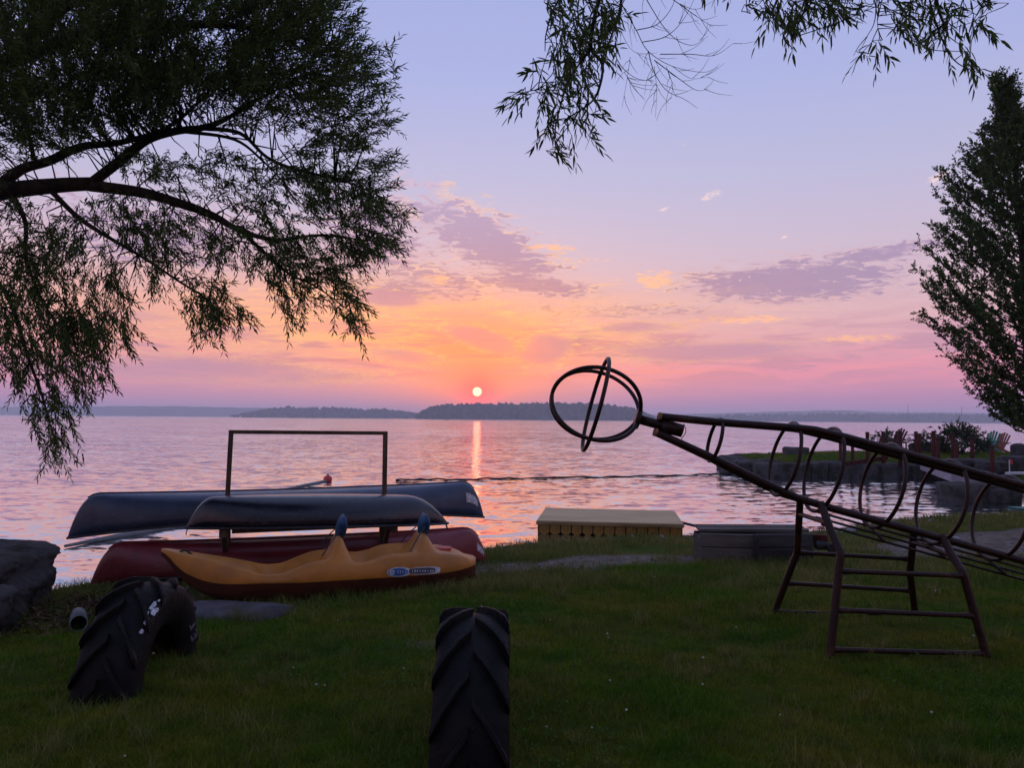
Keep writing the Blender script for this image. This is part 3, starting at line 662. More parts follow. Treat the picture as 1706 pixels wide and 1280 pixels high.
part('hatch_cover', tube([(hx, 0, float(np.interp(hx, us, zg)) - 0.005), (hx, 0, float(np.interp(hx, us, zg)) + 0.022)], 0.085, 20), M['red_plastic'], kay, bevel=0.006)
part('bow_handle', tube(smooth_path([(0.14, 0, float(np.interp(0.14, us, zg)) - 0.01), (0.20, 0, float(np.interp(0.2, us, zg)) + 0.022), (0.27, 0, float(np.interp(0.27, us, zg)) - 0.01)], 5), 0.009, 6), M['black_tube'], kay, True)
# badge on the near side: blue oval with a pale ring and e-like swirl, then a slim dark lozenge with worn pale letters
def side_y(u, z):
    b_ = np.interp(u, us, hb); c_ = np.interp(u, us, zc); g_ = np.interp(u, us, zg); k = (z - c_) / max(g_ - c_, 1e-4)
    return -float(b_ * np.interp(k, [0, 0.1, 0.45, 0.85, 1.0], [1.0, 1.012, 0.99, 0.93, 0.85]))
def badge_pt(px, py, lift):
    u, z = PLN(px, py, ka + kn * 0.33, kb + kn * 0.33); return (u, side_y(u, z) - lift, z)
def badge_oval(cx, cy, rx, ry, lift, sq=1.0, n=28, slope=-0.045):
    pts = []
    for j in range(n):
        a = 2 * math.pi * j / n; ca, sa_ = math.cos(a), math.sin(a)
        x = rx * math.copysign(abs(ca) ** sq, ca); y = ry * math.copysign(abs(sa_) ** sq, sa_)
        pts.append(badge_pt(cx + x, cy + y + x * slope, lift))
    c = badge_pt(cx, cy, lift); return [c] + pts, [(0, 1 + (j + 1) % n, 1 + j) for j in range(n)]
bd = part('badge', merge(badge_oval(664, 952.0, 20.5, 8.0, 0.004)), M['badge_pale'], kay)
part('badge_field', badge_oval(662, 952.0, 16.5, 6.4, 0.0065), M['badge_blue'], bd)
part('badge_lozenge', badge_oval(707, 950.0, 25.5, 6.2, 0.003, 0.55), M['badge_pale'], kay)
part('badge_lozenge_field', badge_oval(702, 950.0, 22, 4.6, 0.0055, 0.55), M['badge_dark'], bd)
def stroke(p, w=0.8, lift=0.009):
    V_, F_ = [], []
    for x, y in p: V_ += [badge_pt(x, y - w, lift), badge_pt(x, y + w, lift)]
    return V_, [(2 * i, 2 * i + 2, 2 * i + 3, 2 * i + 1) for i in range(len(p) - 1)]
ltr = [stroke([(652 + 4.2 * math.cos(a), 952.2 - 3.2 * math.sin(a)) for a in np.linspace(0, 5.6, 14)]), stroke([(648, 952.2), (656, 951.9)])]
for i, x in enumerate((661.5, 665.5, 670, 675)): ltr.append(box(badge_pt(x, 951.6, 0.009), (0.006, 0.002, 0.028 if i % 2 else 0.022)))
for i, x in enumerate((686, 690, 694, 698.5, 703, 707, 711.5, 716, 720)): ltr.append(box(badge_pt(x, 950.2, 0.008), (0.013 if i % 3 else 0.007, 0.002, 0.016 + 0.006 * (i % 2))))
part('badge_lettering', merge(*ltr), M['badge_pale'], bd)['kind'] = 'stuff'

# ------------------------------------------------------------------ half-buried tractor tyres
def tyre(label, c, Ro, Wd, rot, lug_n=15, phase=0.0, lean=0.0, paint=False):
    t_ = thing('tractor_tyre', label, 'tyre', c, group=None, rot=(0, lean, rot))
    w = Wd / 2
    pf = [(Ro * 0.93, 0.0), (Ro * 0.925, w * 0.5), (Ro * 0.90, w * 0.86), (Ro * 0.865, w * 0.98), (Ro * 0.80, w * 1.02), (Ro * 0.70, w * 1.03), (Ro * 0.60, w * 0.95), (Ro * 0.53, w * 0.78), (Ro * 0.50, w * 0.66),
          (Ro * 0.53, w * 0.60), (Ro * 0.62, w * 0.78), (Ro * 0.74, w * 0.86), (Ro * 0.83, w * 0.78), (Ro * 0.87, w * 0.4), (Ro * 0.875, 0.0)]
    ring = pf + [(r, -x) for r, x in reversed(pf[1:-1])]
    na_ = 56; V = []
    for i in range(na_ + 1):
        a = R(-22) + R(224) * i / na_
        for j, (r, x) in enumerate(ring):
            rr = r * (1 + 0.012 * math.sin(3 * a + 1.3 * rot + phase)); V.append((x * (1 + 0.04 * math.sin(2 * a + phase)), -rr * math.cos(a), rr * math.sin(a)))
    k = len(ring); Fq = [(i * k + j, i * k + (j + 1) % k, (i + 1) * k + (j + 1) % k, (i + 1) * k + j) for i in range(na_) for j in range(k)]
    part('carcass', (V, Fq), M['rubber'], t_, True)
    # tread bars: from the crown outwards and down over the shoulder; one mesh for each side, shared
    for sgn in (-1, 1):
        st_ = [(0.04, -0.03, -0.012), (0.30, 0.07, -0.010), (0.62, 0.21, -0.014), (0.88, 0.34, -0.03), (0.995, 0.40, -0.07), (1.0, 0.43, -0.14)]   # (lateral, angle, drop)
        V, wd = [], 0.040
        for i, (x, a, dr) in enumerate(st_):
            top = Ro * (1.0 + dr); bot = Ro * (0.90 + dr) if x < 1 else Ro * (0.86 + dr)
            tw = wd * (1.15 if i == 0 else 1.0) * (0.6 if i == len(st_) - 1 else 1)
            xt = x * w; xb = min(x, 0.93) * w
            for (r, xx, da) in ((bot, xb, -tw * 1.25), (top, xt, -tw * 0.8), (top, xt, tw * 0.8), (bot, xb, tw * 1.25)):
                aa = a + da; V.append((sgn * xx, -r * math.cos(aa), r * math.sin(aa)))
        Fq = []
        for i in range(len(st_) - 1):
            for j in range(3): q = (i * 4 + j, i * 4 + j + 1, i * 4 + 5 + j, i * 4 + 4 + j); Fq.append(q if sgn < 0 else q[::-1])
        q = (0, 3, 2, 1); Fq.append(q); n = (len(st_) - 1) * 4; Fq.append((n, n + 1, n + 2, n + 3))
        me = mk('tread_bar', V, Fq, M['rubber'])
        for i in range(lug_n):
            a = 2 * math.pi * (i + (0.5 if sgn > 0 else 0)) / lug_n + phase
            if not (R(-18) < ((a + math.pi) % (2 * math.pi)) - math.pi < R(185) or a % (2 * math.pi) < R(185)): continue
            o = link('tread_bar', me, t_); o.rotation_euler = (-a + 0.0, 0, 0)
            bv = o.modifiers.new('bevel', 'BEVEL'); bv.width = 0.009; bv.segments = 2
    return t_
# tread bars point up towards the crown on the camera side: rotate so angle grows from the far side
TY = [('half-buried tractor tyre standing edge-on in the lawn before the camera', P(789, 1100, 3.72), 0.60, 0.335, R(1.0), 0.05, 0.0),
      ('white-splashed tractor tyre arch half buried beside the grey boulder', P(233, 1100, 4.62), 0.585, 0.325, R(4.0), 0.2, R(2.0))]
for lab, c, ro, wd, rz, ph, ln in TY:
    ty = tyre(lab, (c[0], c[1], gz(c[0], c[1]) - 0.02), ro, wd, rz + math.pi, phase=ph, lean=-ln)
# white paint splashes and worn raised letters on the left tyre (local x is mirrored by the half turn)
Ro, w = 0.585, 0.165
def tyre_pt(a, k, side=-1, lift=0.004):          # a: angle over the arch from the far side, k: 0 crown .. 1 shoulder .. 2 bead
    r = np.interp(k, [0, 0.5, 1.0, 1.2, 1.5, 2.0], [0.935, 0.93, 0.885, 0.80, 0.70, 0.55]) * Ro + lift
    x = np.interp(k, [0, 0.5, 1.0, 1.2, 1.5, 2.0], [0.0, 0.5, 0.97, 1.05, 1.06, 0.86]) * w + (lift if k > 1 else 0)
    return (side * x, -r * math.cos(a), r * math.sin(a))
sp = []
for (a0, k0, da, dk) in [(2.02, 0.86, 0.10, 0.10), (2.10, 0.96, 0.06, 0.08), (2.24, 0.9, 0.055, 0.09), (2.36, 0.86, 0.03, 0.07), (2.06, 1.02, 0.03, 0.05), (1.92, 0.94, 0.03, 0.05), (2.14, 0.82, 0.03, 0.04)]:
    n = 15; V = [tyre_pt(a0, k0, -1, 0.007)]
    for j in range(n):
        q = 2 * math.pi * j / n; rj = random.uniform(0.55, 1.15); V.append(tyre_pt(a0 + da * rj * math.cos(q), k0 + dk * rj * math.sin(q), -1, 0.006))
    sp.append((V, [(0, 1 + j, 1 + (j + 1) % n) for j in range(n)]))
for q in sp: part('paint_splash', q, M['white_paint'], ty)
lt = []
for i, (a0, strokes) in enumerate([(0.30, [((0, 0), (0, 1)), ((0, 0), (0.7, 0)), ((0, 0.5), (0.6, 0.5)), ((0, 1), (0.7, 1))]), (0.52, [((0, 0), (0, 1)), ((0, 0), (0.7, 0))])]):
    for (p, q) in strokes:
        f = lambda s: tyre_pt(a0 + 0.13 * s[0], 1.68 - 0.34 * s[1], -1, 0.006)
        A, B_ = np.array(f(p)), np.array(f(q)); lt.append(beam(A, B_, 0.014, 0.010, (1, 0, 0)))
part('raised_letter', merge(*lt[:4]), M['worn_letter'], ty); part('raised_letter', merge(*lt[4:]), M['worn_letter'], ty)

# ------------------------------------------------------------------ rocket-shaped climbing frame
YC = 5.42
def axz(x): return 1.475 - 0.265 * (x - 1.0)
ax_d = np.array([1, 0, -0.265]); ax_d /= np.linalg.norm(ax_d); ax_u = np.array([0.265, 0, 1]); ax_u /= np.linalg.norm(ax_u); ax_y = np.array([0, 1.0, 0])
def axp(x, dy=0.0, dz_=0.0): return np.array([x, YC, axz(x)]) + ax_y * dy + ax_u * dz_
clm = thing('climbing_frame', 'dark red rocket-shaped tube climbing frame with ringed nose on ladder legs', 'climbing frame', (2.55, YC, gz(2.55, YC)))
def cp(name, vf, m='red_pipe', par=None, **k): return part(name, vf, M[m], par or clm, True, world=True, **k)
RT = 0.026
kx = [1.02, 1.43, 1.92, 2.06, 4.75]
for sy in (-1, 1):
    for sz in (-1, 1):
        nose = axp(1.03, sy * 0.028, sz * 0.058)
        pts = [nose, axp(1.43, sy * 0.075, sz * 0.128), axp(1.92, sy * 0.155, sz * 0.225), axp(2.1, sy * 0.165, sz * 0.243), axp(2.6, sy * 0.17, sz * 0.247), axp(4.75, sy * 0.17, sz * 0.247)]
        o = cp('upper_rail' if sz > 0 else 'lower_rail', tube(smooth_path(pts, 5), RT, 12))
        cp('end_cap', tube([nose - ax_d * 0.012, nose + ax_d * 0.004], RT * 1.08, 12), 'rust', o)
def hoop(x, r, n=40, rr=0.0135):
    return tube([axp(x, r * math.cos(a), r * math.sin(a)) for a in np.linspace(0, 2 * math.pi, n, endpoint=False)], rr, 8, True)
for x, r in ((1.43, 0.152), (1.92, 0.262), (2.19, 0.30), (2.60, 0.30), (3.01, 0.30), (3.42, 0.30), (3.84, 0.30), (4.26, 0.30)):
    cp('hoop', hoop(x, r))
for k in range(3):                               # floor bars
    dy = -0.12 + 0.12 * k
    cp('floor_bar', tube([axp(2.22, dy, -0.372 + 0.036 * k), axp(4.7, dy, -0.372 + 0.036 * k)], 0.0085, 8))
for x in (2.6, 3.01, 3.42, 3.84, 4.26): cp('floor_cleat', tube([axp(x + 0.02, -0.165, -0.365), axp(x + 0.02, 0.165, -0.275)], 0.011, 8))
# neck and flange
nk = [axp(0.905), axp(1.06)]
cp('neck', tube([axp(0.90), axp(1.02), axp(1.19)], 0.034, 14))
cp('neck_sleeve', tube([axp(1.05), axp(1.20)], [0.05, 0.046], 14))
cp('flange', tube([axp(0.872), axp(0.90)], 0.072, 22))
cp('wire', tube(smooth_path([axp(1.19, -0.04, 0.05), axp(1.215, -0.05, 0.0), axp(1.20, -0.05, -0.06), axp(1.225, -0.05, -0.10)], 5), 0.003, 5), 'black_tube')
sc_ = axp(0.585, 0, 0.02); RN = 0.325
for ph in (R(41), R(-41)):
    bvec = ax_u * math.cos(ph) + ax_y * math.sin(ph)
    cp('nose_ring', tube([sc_ + RN * (ax_d * math.cos(a) * 0.97 + bvec * math.sin(a)) for a in np.linspace(0, 2 * math.pi, 56, endpoint=False)], 0.0145, 8, True))
cp('nose_ring', tube([sc_ + RN * 1.03 * (ax_y * math.cos(a) + ax_u * math.sin(a)) for a in np.linspace(0, 2 * math.pi, 56, endpoint=False)], 0.0145, 8, True))
# ladder-like stand
def foot(px, py):
    g = G(px, py, 0.0); return np.array([g[0], g[1], gz(g[0], g[1]) - 0.12])
legs = {}
for nm, fp, kn_, top in (('nl', (1379, 1098), (1400, 922, 5.02), axp(2.16, -0.185, -0.25)), ('nr', (1653, 1098), (1604, 955, 5.02), axp(2.98, -0.185, -0.25)),
                         ('fl', (1281, 1024), (1328, 920, 5.82), axp(2.16, 0.185, -0.25)), ('fr', (1528, 1026), (1516, 955, 5.82), axp(2.98, 0.185, -0.25))):
    f_ = foot(*fp); k_ = P(*kn_); d_ = top - k_
    pts = smooth_path([f_, f_ + (k_ - f_) * 0.5, f_ + (k_ - f_) * 0.86, k_ + np.array([0, 0, 0.0]), k_ + d_ * 0.2, k_ + d_ * 0.6, top + np.array([0, 0, 0.02])], 6)
    legs[nm] = pts; cp('leg', tube(pts, 0.0255, 12))
def on_leg(nm, py):
    best = None
    for p in legs[nm]:
        d = p - CAM; q = CY - F_PX * (d @ up) / (d @ fw)
        if best is None or abs(q - py) < best[0]: best = (abs(q - py), p)
    L_ = legs[nm]
    for a_, b_ in zip(L_[:-1], L_[1:]):
        qa, qb = [CY - F_PX * ((s - CAM) @ up) / ((s - CAM) @ fw) for s in (a_, b_)]
        if (qa - py) * (qb - py) <= 0: return a_ + (b_ - a_) * ((py - qa) / (qb - qa + 1e-9))
    return best[1]
def rung(a_, b_):
    d = (b_ - a_) / np.linalg.norm(b_ - a_)
    pts = [a_, a_ + d * 0.03, a_ + d * 0.09, b_ - d * 0.09, b_ - d * 0.03, b_]
    cp('rung', tube(pts, [0.022, 0.021, 0.016, 0.016, 0.021, 0.022], 10))
for ya, yb in ((1083, 1090), (1017, 1027), (952, 960)): rung(on_leg('nl', ya), on_leg('nr', yb))
for ya, yb in ((1020, 1026), (972, 985), (921, 932)): rung(on_leg('fl', ya), on_leg('fr', yb))
rung(on_leg('fl', 857), on_leg('nl', 872)); rung(on_leg('fr', 903), on_leg('nr', 926))

# ------------------------------------------------------------------ floating dock
c_fl, c_fr, c_bl = G(895, 869, -0.15), G(1138, 875, -0.15), G(925, 848, -0.15)
dd = c_fr - c_fl; DW = float(np.linalg.norm(dd[:2])); da_ = math.atan2(dd[1], dd[0]); DD = 1.75
dock = thing('floating_dock', 'small floating swim dock with pale plywood top and yellow floats', 'dock', (c_fl[0], c_fl[1], WATER), da_)
part('deck_sheet', box((DW / 2, DD / 2, 0.205), (DW + 0.02, DD + 0.02, 0.022)), M['plywood'], dock, bevel=0.004)
for nm, c, s in (('rim_board', (DW / 2, 0.0, 0.172), (DW, 0.04, 0.042)), ('rim_board', (DW / 2, DD, 0.172), (DW, 0.04, 0.042)), ('rim_board', (0.0, DD / 2, 0.172), (0.04, DD - 0.045, 0.042)), ('rim_board', (DW, DD / 2, 0.172), (0.04, DD - 0.045, 0.042))):
    part(nm, box(c, s), M['dock_trim'], dock, bevel=0.004)
nb_ = 13; bw = (DW - 0.06) / nb_
def fblock():
    a = bw * 0.46; v = [(-a, -0.0, 0.15), (a, 0, 0.15), (a, 0, 0.03), (a * 0.45, 0, 0.0), (a * 0.45, 0, -0.14), (-a * 0.45, 0, -0.14), (-a * 0.45, 0, 0.0), (-a, 0, 0.03)]
    v += [(x, 0.12, z) for x, y, z in v]; n = 8
    return v, [tuple(range(8))] + [tuple(range(15, 7, -1))] + [(i, i + 8, (i + 1) % 8 + 8, (i + 1) % 8) for i in range(8)]
fm = mk('float_block', *fblock(), M['float_yellow'])
for i in range(nb_):
    o = link('float_block', fm, dock, (0.03 + bw * (i + 0.5), -0.004, 0)); bv = o.modifiers.new('bevel', 'BEVEL'); bv.width = 0.008; bv.segments = 2
    o = link('float_block', fm, dock, (0.03 + bw * (i + 0.5), DD + 0.004, 0)); o.rotation_euler = (0, 0, math.pi)
for i in range(9):
    for x, rz in ((-0.004, -math.pi / 2), (DW + 0.004, math.pi / 2)):
        o = link('float_block', fm, dock, (x, 0.12 + (DD - 0.24) * (i + 0.5) / 9, 0)); o.rotation_euler = (0, 0, rz)
part('float_core', box((DW / 2, DD / 2, -0.01), (DW - 0.26, DD - 0.26, 0.3)), M['black_tube'], dock)
a_ = P(1143, 874, 13.0); b_ = P(1235, 880, 12.4); b_[2] = gz(b_[0], b_[1]) + 0.03
tag(solo('mooring_pole', tube(smooth_path([np.array([a_[0] - 0.1, a_[1], -0.22]), (a_ + b_) / 2 + np.array([0, 0, -0.02]), b_], 6), 0.022, 8), M['black_tube'], b_, True), 'black pole tying the plywood-topped dock to the shore', 'pole')

# ------------------------------------------------------------------ timber box on the shore and trailer coupling beside it
c0 = G(1166, 937, -0.13); c1 = G(1256, 940, -0.13); c2 = G(1352, 940, -0.13)
tb = thing('timber_box', 'low weathered dark timber box on the shore beyond the ladder legs', 'timber box', tuple(c0))
H = 0.36
def tpl(a, b, z0, z1, thick, m, nm='plank'):
    a = np.array([a[0], a[1], c0[2] + (z0 + z1) / 2]); b = np.array([b[0], b[1], c0[2] + (z0 + z1) / 2])
    part(nm, beam(a, b, thick, z1 - z0), M[m], tb, world=True, bevel=0.008)
tpl(c0, c1, -0.12, 0.175, 0.1, 'grey_wood'); tpl(c0 + [0.003, 0.004, 0], c1, 0.183, 0.33, 0.1, 'grey_wood')
dvec = np.array([0.10, 1.0, 0]) / math.hypot(0.1, 1)
tpl(c1 + [0.02, -0.03, 0], c2, -0.12, 0.19, 0.1, 'dark_wood'); tpl(c1 + [0.02, -0.026, 0], c2 + [0, 0.004, 0], 0.197, 0.34, 0.1, 'dark_wood')
tpl(c0 + dvec * 0.06 + [0.04, 0, 0], c0 + dvec * 0.42 + [0.04, 0, 0], -0.12, 0.27, 0.08, 'grey_wood')
tpl(c2 + dvec * 0.06 - [0.04, 0, 0], c2 + dvec * 0.42 - [0.04, 0, 0], -0.12, 0.29, 0.08, 'dark_wood')
tpl(c0 + dvec * 0.46, c2 + dvec * 0.46, -0.12, 0.29, 0.08, 'dark_wood')
part('corner_post', beam(c1 + [0.0, -0.085, -0.15], c1 + [0.0, -0.085, 0.345], 0.05, 0.05, (0, 1, 0)), M['dark_wood'], tb, world=True, bevel=0.005)
for k, (z, y0) in enumerate(((0.358, -0.0), (0.36, 0.22))):
    a = c0 + dvec * (y0 + 0.12) + [0.0, 0, z]; b = c2 + dvec * (y0 + 0.12) + [-0.02, 0, z + 0.012]
    part('top_board', beam(a, b, 0.2, 0.03), M['grey_wood'], tb, world=True, bevel=0.005)
tq = G(1362, 918, -0.13)
tr = thing('metal_fitting', 'dark red bar with black wheel fittings sticking out beside the timber box', 'metal fitting', tuple(tq))
cp2 = lambda n, vf, m, **k: part(n, vf, M[m], tr, world=True, **k)
cp2('bar', beam(P(1340, 896, 8.95), P(1379, 898, 8.8), 0.08, 0.085), 'red_wood', bevel=0.008)
cp2('coupler', rock(P(1367, 909, 8.8), (0.13, 0.13, 0.09), 4, 2, 0.1), 'black_tube', smooth=True)
jw = P(1388, 914, 8.7)
cp2('jack_wheel', tube([jw + [0, -0.03, 0], jw + [0, 0.03, 0]], 0.065, 18), 'black_tube', bevel=0.01)
cp2('jack_arm', tube([P(1362, 903, 8.8), jw], 0.018, 8), 'black_tube')
s0_ = G(1428, 929, -0.05); s1_ = G(1448, 942, -0.05)
tag(solo('driftwood_stick', tube(smooth_path([s0_ + [0, 0, 0.02], (s0_ + s1_) / 2 + [0.02, 0, 0.05], s1_ + [0, 0, 0.03]], 4), [0.014, 0.01, 0.008], 7), M['grey_wood'], s0_, True), 'short forked stick lying on the bare ground behind the ladder legs', 'stick')

# ------------------------------------------------------------------ boulders, slab, pipe at the near left shore
def rthing(name, label, cat, vf, m, group=None):
    v, f = vf; v = np.asarray(v); lo = v.min(0); hi = v.max(0)
    return tag(solo(name, (v, f), M[m], ((lo[0] + hi[0]) / 2, (lo[1] + hi[1]) / 2, lo[2]), True), label, cat, group)
rthing('boulder', 'big flat-topped grey boulder at the water beside the red canoe', 'boulder', rock((-5.2, 6.75, -0.05), (1.95, 1.15, 0.74), 3, 5, 0.10, 3, R(10)), 'boulder')
rthing('boulder', 'lower dark boulder in front of the flat-topped boulder beside the tyre arch', 'boulder', rock((-4.42, 5.85, -0.08), (1.3, 0.7, 0.52), 8, 5, 0.11, 2.5, R(-14)), 'boulder')

sc0 = G(385, 1022, -0.10)
rthing('stone_slab', 'flat grey stone slab lying in the grass below the kayak', 'stone slab', rock((sc0[0], sc0[1], sc0[2] - 0.03), (0.95, 0.55, 0.14), 15, 3, 0.10, 0, R(-8)), 'slab_stone')
pe = P(131, 1040, 5.75)
pipe = thing('drain_pipe', 'pale drain pipe end poking from the ground beside the tyre arch', 'pipe', tuple(pe))
def ring_tube(a, b, ro, ri, n=28):
    V1_, F1_ = tube([a, b], ro, n); V2_, F2_ = tube([a, b], ri, n); F1_ = F1_[:-2]; F2_ = [q[::-1] for q in F2_[:-2]]
    V_ = list(V1_) + list(V2_); F_ = list(F1_) + [tuple(i + 2 * n for i in q) for q in F2_] + [(j, j + 2 * n, (j + 1) % n + 2 * n, (j + 1) % n) for j in range(n)]
    return V_, F_
part('pipe_wall', ring_tube(pe, pe + np.array([-0.45, 0.8, -0.14]), 0.062, 0.054), M['pvc'], pipe, True, world=True)
part('pipe_plug', tube([pe + np.array([-0.17, 0.3, -0.052]), pe + np.array([-0.18, 0.32, -0.056])], 0.053, 20), M['black_tube'], pipe, world=True)  # black disc put in for the shade inside the open pipe

# ------------------------------------------------------------------ booms and buoy on the water
def wpt(x, y, lift=0.0): p = G(x, y, WATER); return p + [0, 0, lift]
bl = [wpt(660, 801), wpt(700, 800), wpt(760, 800.5), wpt(820, 799), wpt(900, 797.5), wpt(1000, 796), wpt(1090, 794), wpt(1160, 792.5), wpt(1225, 789)]
bl = smooth_path(bl, 8); bl = [p + np.array([0, 0.10 * math.sin(i * 1.7), 0.02 + 0.02 * math.sin(i * 0.9) * math.sin(i * 0.37)]) for i, p in enumerate(bl)]
tag(solo('floating_boom', tube(bl, 0.024, 8), M['black_tube'], bl[0], True), 'thin black floating boom crossing the lake to the stone jetty', 'boom')
b2l = [wpt(108, 914), wpt(170, 902), wpt(240, 889), wpt(275, 882), wpt(330, 872), wpt(400, 851)]
b2l = [p + np.array([0, 0, 0.03]) for p in smooth_path(b2l, 6)]
tag(solo('shore_boom', tube(b2l, [0.02, 0.035, 0.05, 0.055, 0.055, 0.05], 8), M['grey_tube'], b2l[0], True), 'weathered grey floating pipe running out from the boulder past the blue canoe', 'boom')
tip_ = wpt(546, 803); b3 = [p + np.array([0, 0, 0.03]) for p in smooth_path([wpt(455, 822), wpt(505, 811), tip_], 6)]
buoy = thing('marker_buoy', 'round red buoy with a dark tail line beyond the blue canoe', 'buoy', tuple(tip_))
bm = bmesh.new(); bmesh.ops.create_uvsphere(bm, u_segments=18, v_segments=12, radius=0.125)
part('float', ([(v.co.x, v.co.y, v.co.z * 0.95 + 0.07) for v in bm.verts], [tuple(q.index for q in f.verts) for f in bm.faces]), M['buoy_red'], buoy, True); bm.free()
part('collar', tube([(0, 0, 0.17), (0, 0, 0.22)], [0.03, 0.022], 10), M['black_tube'], buoy, True)
part('tail_line', tube(b3, [0.02, 0.035, 0.045], 6), M['grey_tube'], buoy, True, world=True)

# ------------------------------------------------------------------ stone jetty
sw = thing('stone_seawall', 'low wall of big dark stones around the grassy jetty', 'sea wall', (9.5, 25.6, WATER))
g_ = np.random.default_rng(5)
x = 8.0; k = 0
while x < 17.2:
    wdt = g_.uniform(0.6, 1.35); yy = 25.62 - 0.06 * (x - 8) + 0.35 * math.sin(x * 0.7)
    part('stone', rock((x + wdt / 2, yy, WATER + 0.17 + g_.uniform(-0.03, 0.03)), (wdt * 1.02, 0.95, g_.uniform(0.5, 0.66)), 30 + k, 3, 0.10, 0, g_.uniform(-0.08, 0.08)), M['boulder'], sw, True, world=True)
    x += wdt * 0.96; k += 1
for k, (x, y, wx, wz) in enumerate(((8.1, 26.5, 0.9, 0.7), (8.0, 27.4, 0.9, 0.66), (8.2, 28.4, 1.0, 0.72), (8.4, 29.5, 1.0, 0.66), (8.8, 30.5, 1.1, 0.66), (8.75, 26.4, 0.8, 0.8))):
    part('stone', rock((x, y, WATER + 0.17), (wx, 1.05, wz * 0.9), 60 + k, 3, 0.10, 0, g_.uniform(-0.3, 0.3)), M['boulder'], sw, True, world=True)
x = 9.3
while x < 24:
    part('stone', rock((x, 31.25 + 0.4 * math.sin(x * 0.5), WATER + 0.22), (1.15, 0.8, 0.6), 80 + k, 2, 0.10), M['boulder'], sw, True, world=True); x += 1.08; k += 1
def at_rock(px, py, Y, s, seed, label, m='boulder', **kw):
    p = P(px, py, Y); rthing('boulder', label, 'boulder', rock((p[0], p[1], p[2] + s[2] * 0.38), s, seed, 3, 0.13, **kw), m)
at_rock(1326, 765, 28.3, (0.85, 0.6, 0.5), 101, 'pale squarish boulder standing alone on the jetty grass', 'pale_rock')
at_rock(1548, 757, 28.5, (1.3, 0.8, 0.5), 102, 'low grey boulder on the jetty before the leafy bush', 'pale_rock')
at_rock(1655, 786, 22.6, (0.9, 0.7, 0.36), 103, 'grey boulder behind the nearest red-brown post', 'boulder')
at_rock(1618, 781, 23.2, (1.0, 0.7, 0.34), 104, 'low dark boulder beside the concrete ramp', 'boulder')
at_rock(1694, 782, 22.8, (0.9, 0.7, 0.45), 105, 'squarish dark boulder at the right picture edge behind the pale plank', 'boulder')
at_rock(1617, 838, 18.2, (1.35, 0.8, 0.55), 106, 'big pale boulder at the bay shore seen through the hoops', 'pale_rock')
at_rock(1668, 836, 17.9, (0.7, 0.6, 0.36), 107, 'smaller dark boulder beside the big pale boulder at the bay', 'boulder')
at_rock(1700, 763, 24.5, (0.4, 0.5, 0.5), 108, 'black rounded rock at the right picture edge below the maple', 'boulder')
# concrete ramp between the posts
rp = [P(1512, 763, 26.6), P(1536, 760, 27.6), P(1660, 789, 21.6), P(1585, 789, 21.6)]
Vr = [p for p in rp] + [p - np.array([0, 0, 0.25]) for p in rp]
ramp = solo('path', (Vr, [(3, 2, 1, 0), (0, 1, 5, 4), (1, 2, 6, 5), (2, 3, 7, 6), (3, 0, 4, 7), (4, 5, 6, 7)]), M['concrete'], rp[3], False, 0.02); ramp['kind'] = 'structure'
# posts
posts = [(1400, 735, 776, 25.6), (1420, 734, 775, 25.6), (1445, 722, 771, 25.4), (1471.5, 721, 769, 25.4), (1499.5, 721, 767, 25.2), (1509.5, 739, 765, 27.0), (1526, 721, 762, 26.4), (1531, 724, 760, 26.6),
         (1555, 720.5, 767, 24.6), (1562.5, 731.5, 768, 24.0), (1587, 723.5, 767, 24.4), (1593, 741, 769, 23.6), (1619.5, 731.5, 770, 23.6), (1652.5, 744.5, 791, 21.4)]
ords = ['first', 'second', 'third', 'fourth', 'fifth', 'sixth', 'seventh', 'eighth', 'ninth', 'tenth', 'eleventh', 'twelfth', 'thirteenth', 'last']
tops = []
for i, (x, yt, yb, Y) in enumerate(posts):
    tp, bb = P(x, yt, Y), P(x, yb, Y); bb[2] -= 0.25
    th = 0.05 if i == 5 else (0.10 if i in (0, 1) else 0.115)
    o = thing('wooden_post', '%s red-brown wooden post from the left along the jetty walkway' % ords[i], 'post', tuple(bb), group='red-brown posts on the jetty')
    part('shaft', tube([bb, bb + (tp - bb) * 0.5 + [0.01, 0, 0], tp], [th * 0.55, th * 0.52, th * 0.5], 10), M['red_wood'], o, True, world=True)
    part('cap', tube([tp, tp + [0, 0, 0.025], tp + [0, 0, 0.04]], [th * 0.6, th * 0.58, th * 0.3], 10), M['red_wood'], o, world=True)
    tops.append(tp)
def sag(a, b, s): return [a + (b - a) * t_ - np.array([0, 0, s * 4 * t_ * (1 - t_)]) for t_ in np.linspace(0, 1, 9)]
for a, b_, lb in ((2, 3, 'third and fourth'), (3, 4, 'fourth and fifth'), (4, 6, 'fifth and seventh'), (6, 8, 'seventh and ninth'), (8, 10, 'ninth and eleventh')):
    tag(solo('rope', tube(sag(tops[a] + [0, 0, -0.03], tops[b_] + [0, 0, -0.03], 0.05), 0.012, 5), M['rope'], tops[a], True), 'thin rope strung between the %s jetty posts' % lb, 'rope', 'ropes along the jetty posts')
bmA, bmB = P(1408, 773, 25.3), P(1478, 763, 25.6)
tag(solo('railing_beam', beam(bmA, bmB, 0.10, 0.13), M['red_wood'], bmA, bevel=0.008), 'low red-brown beam sloping along the jetty beside the posts', 'beam')
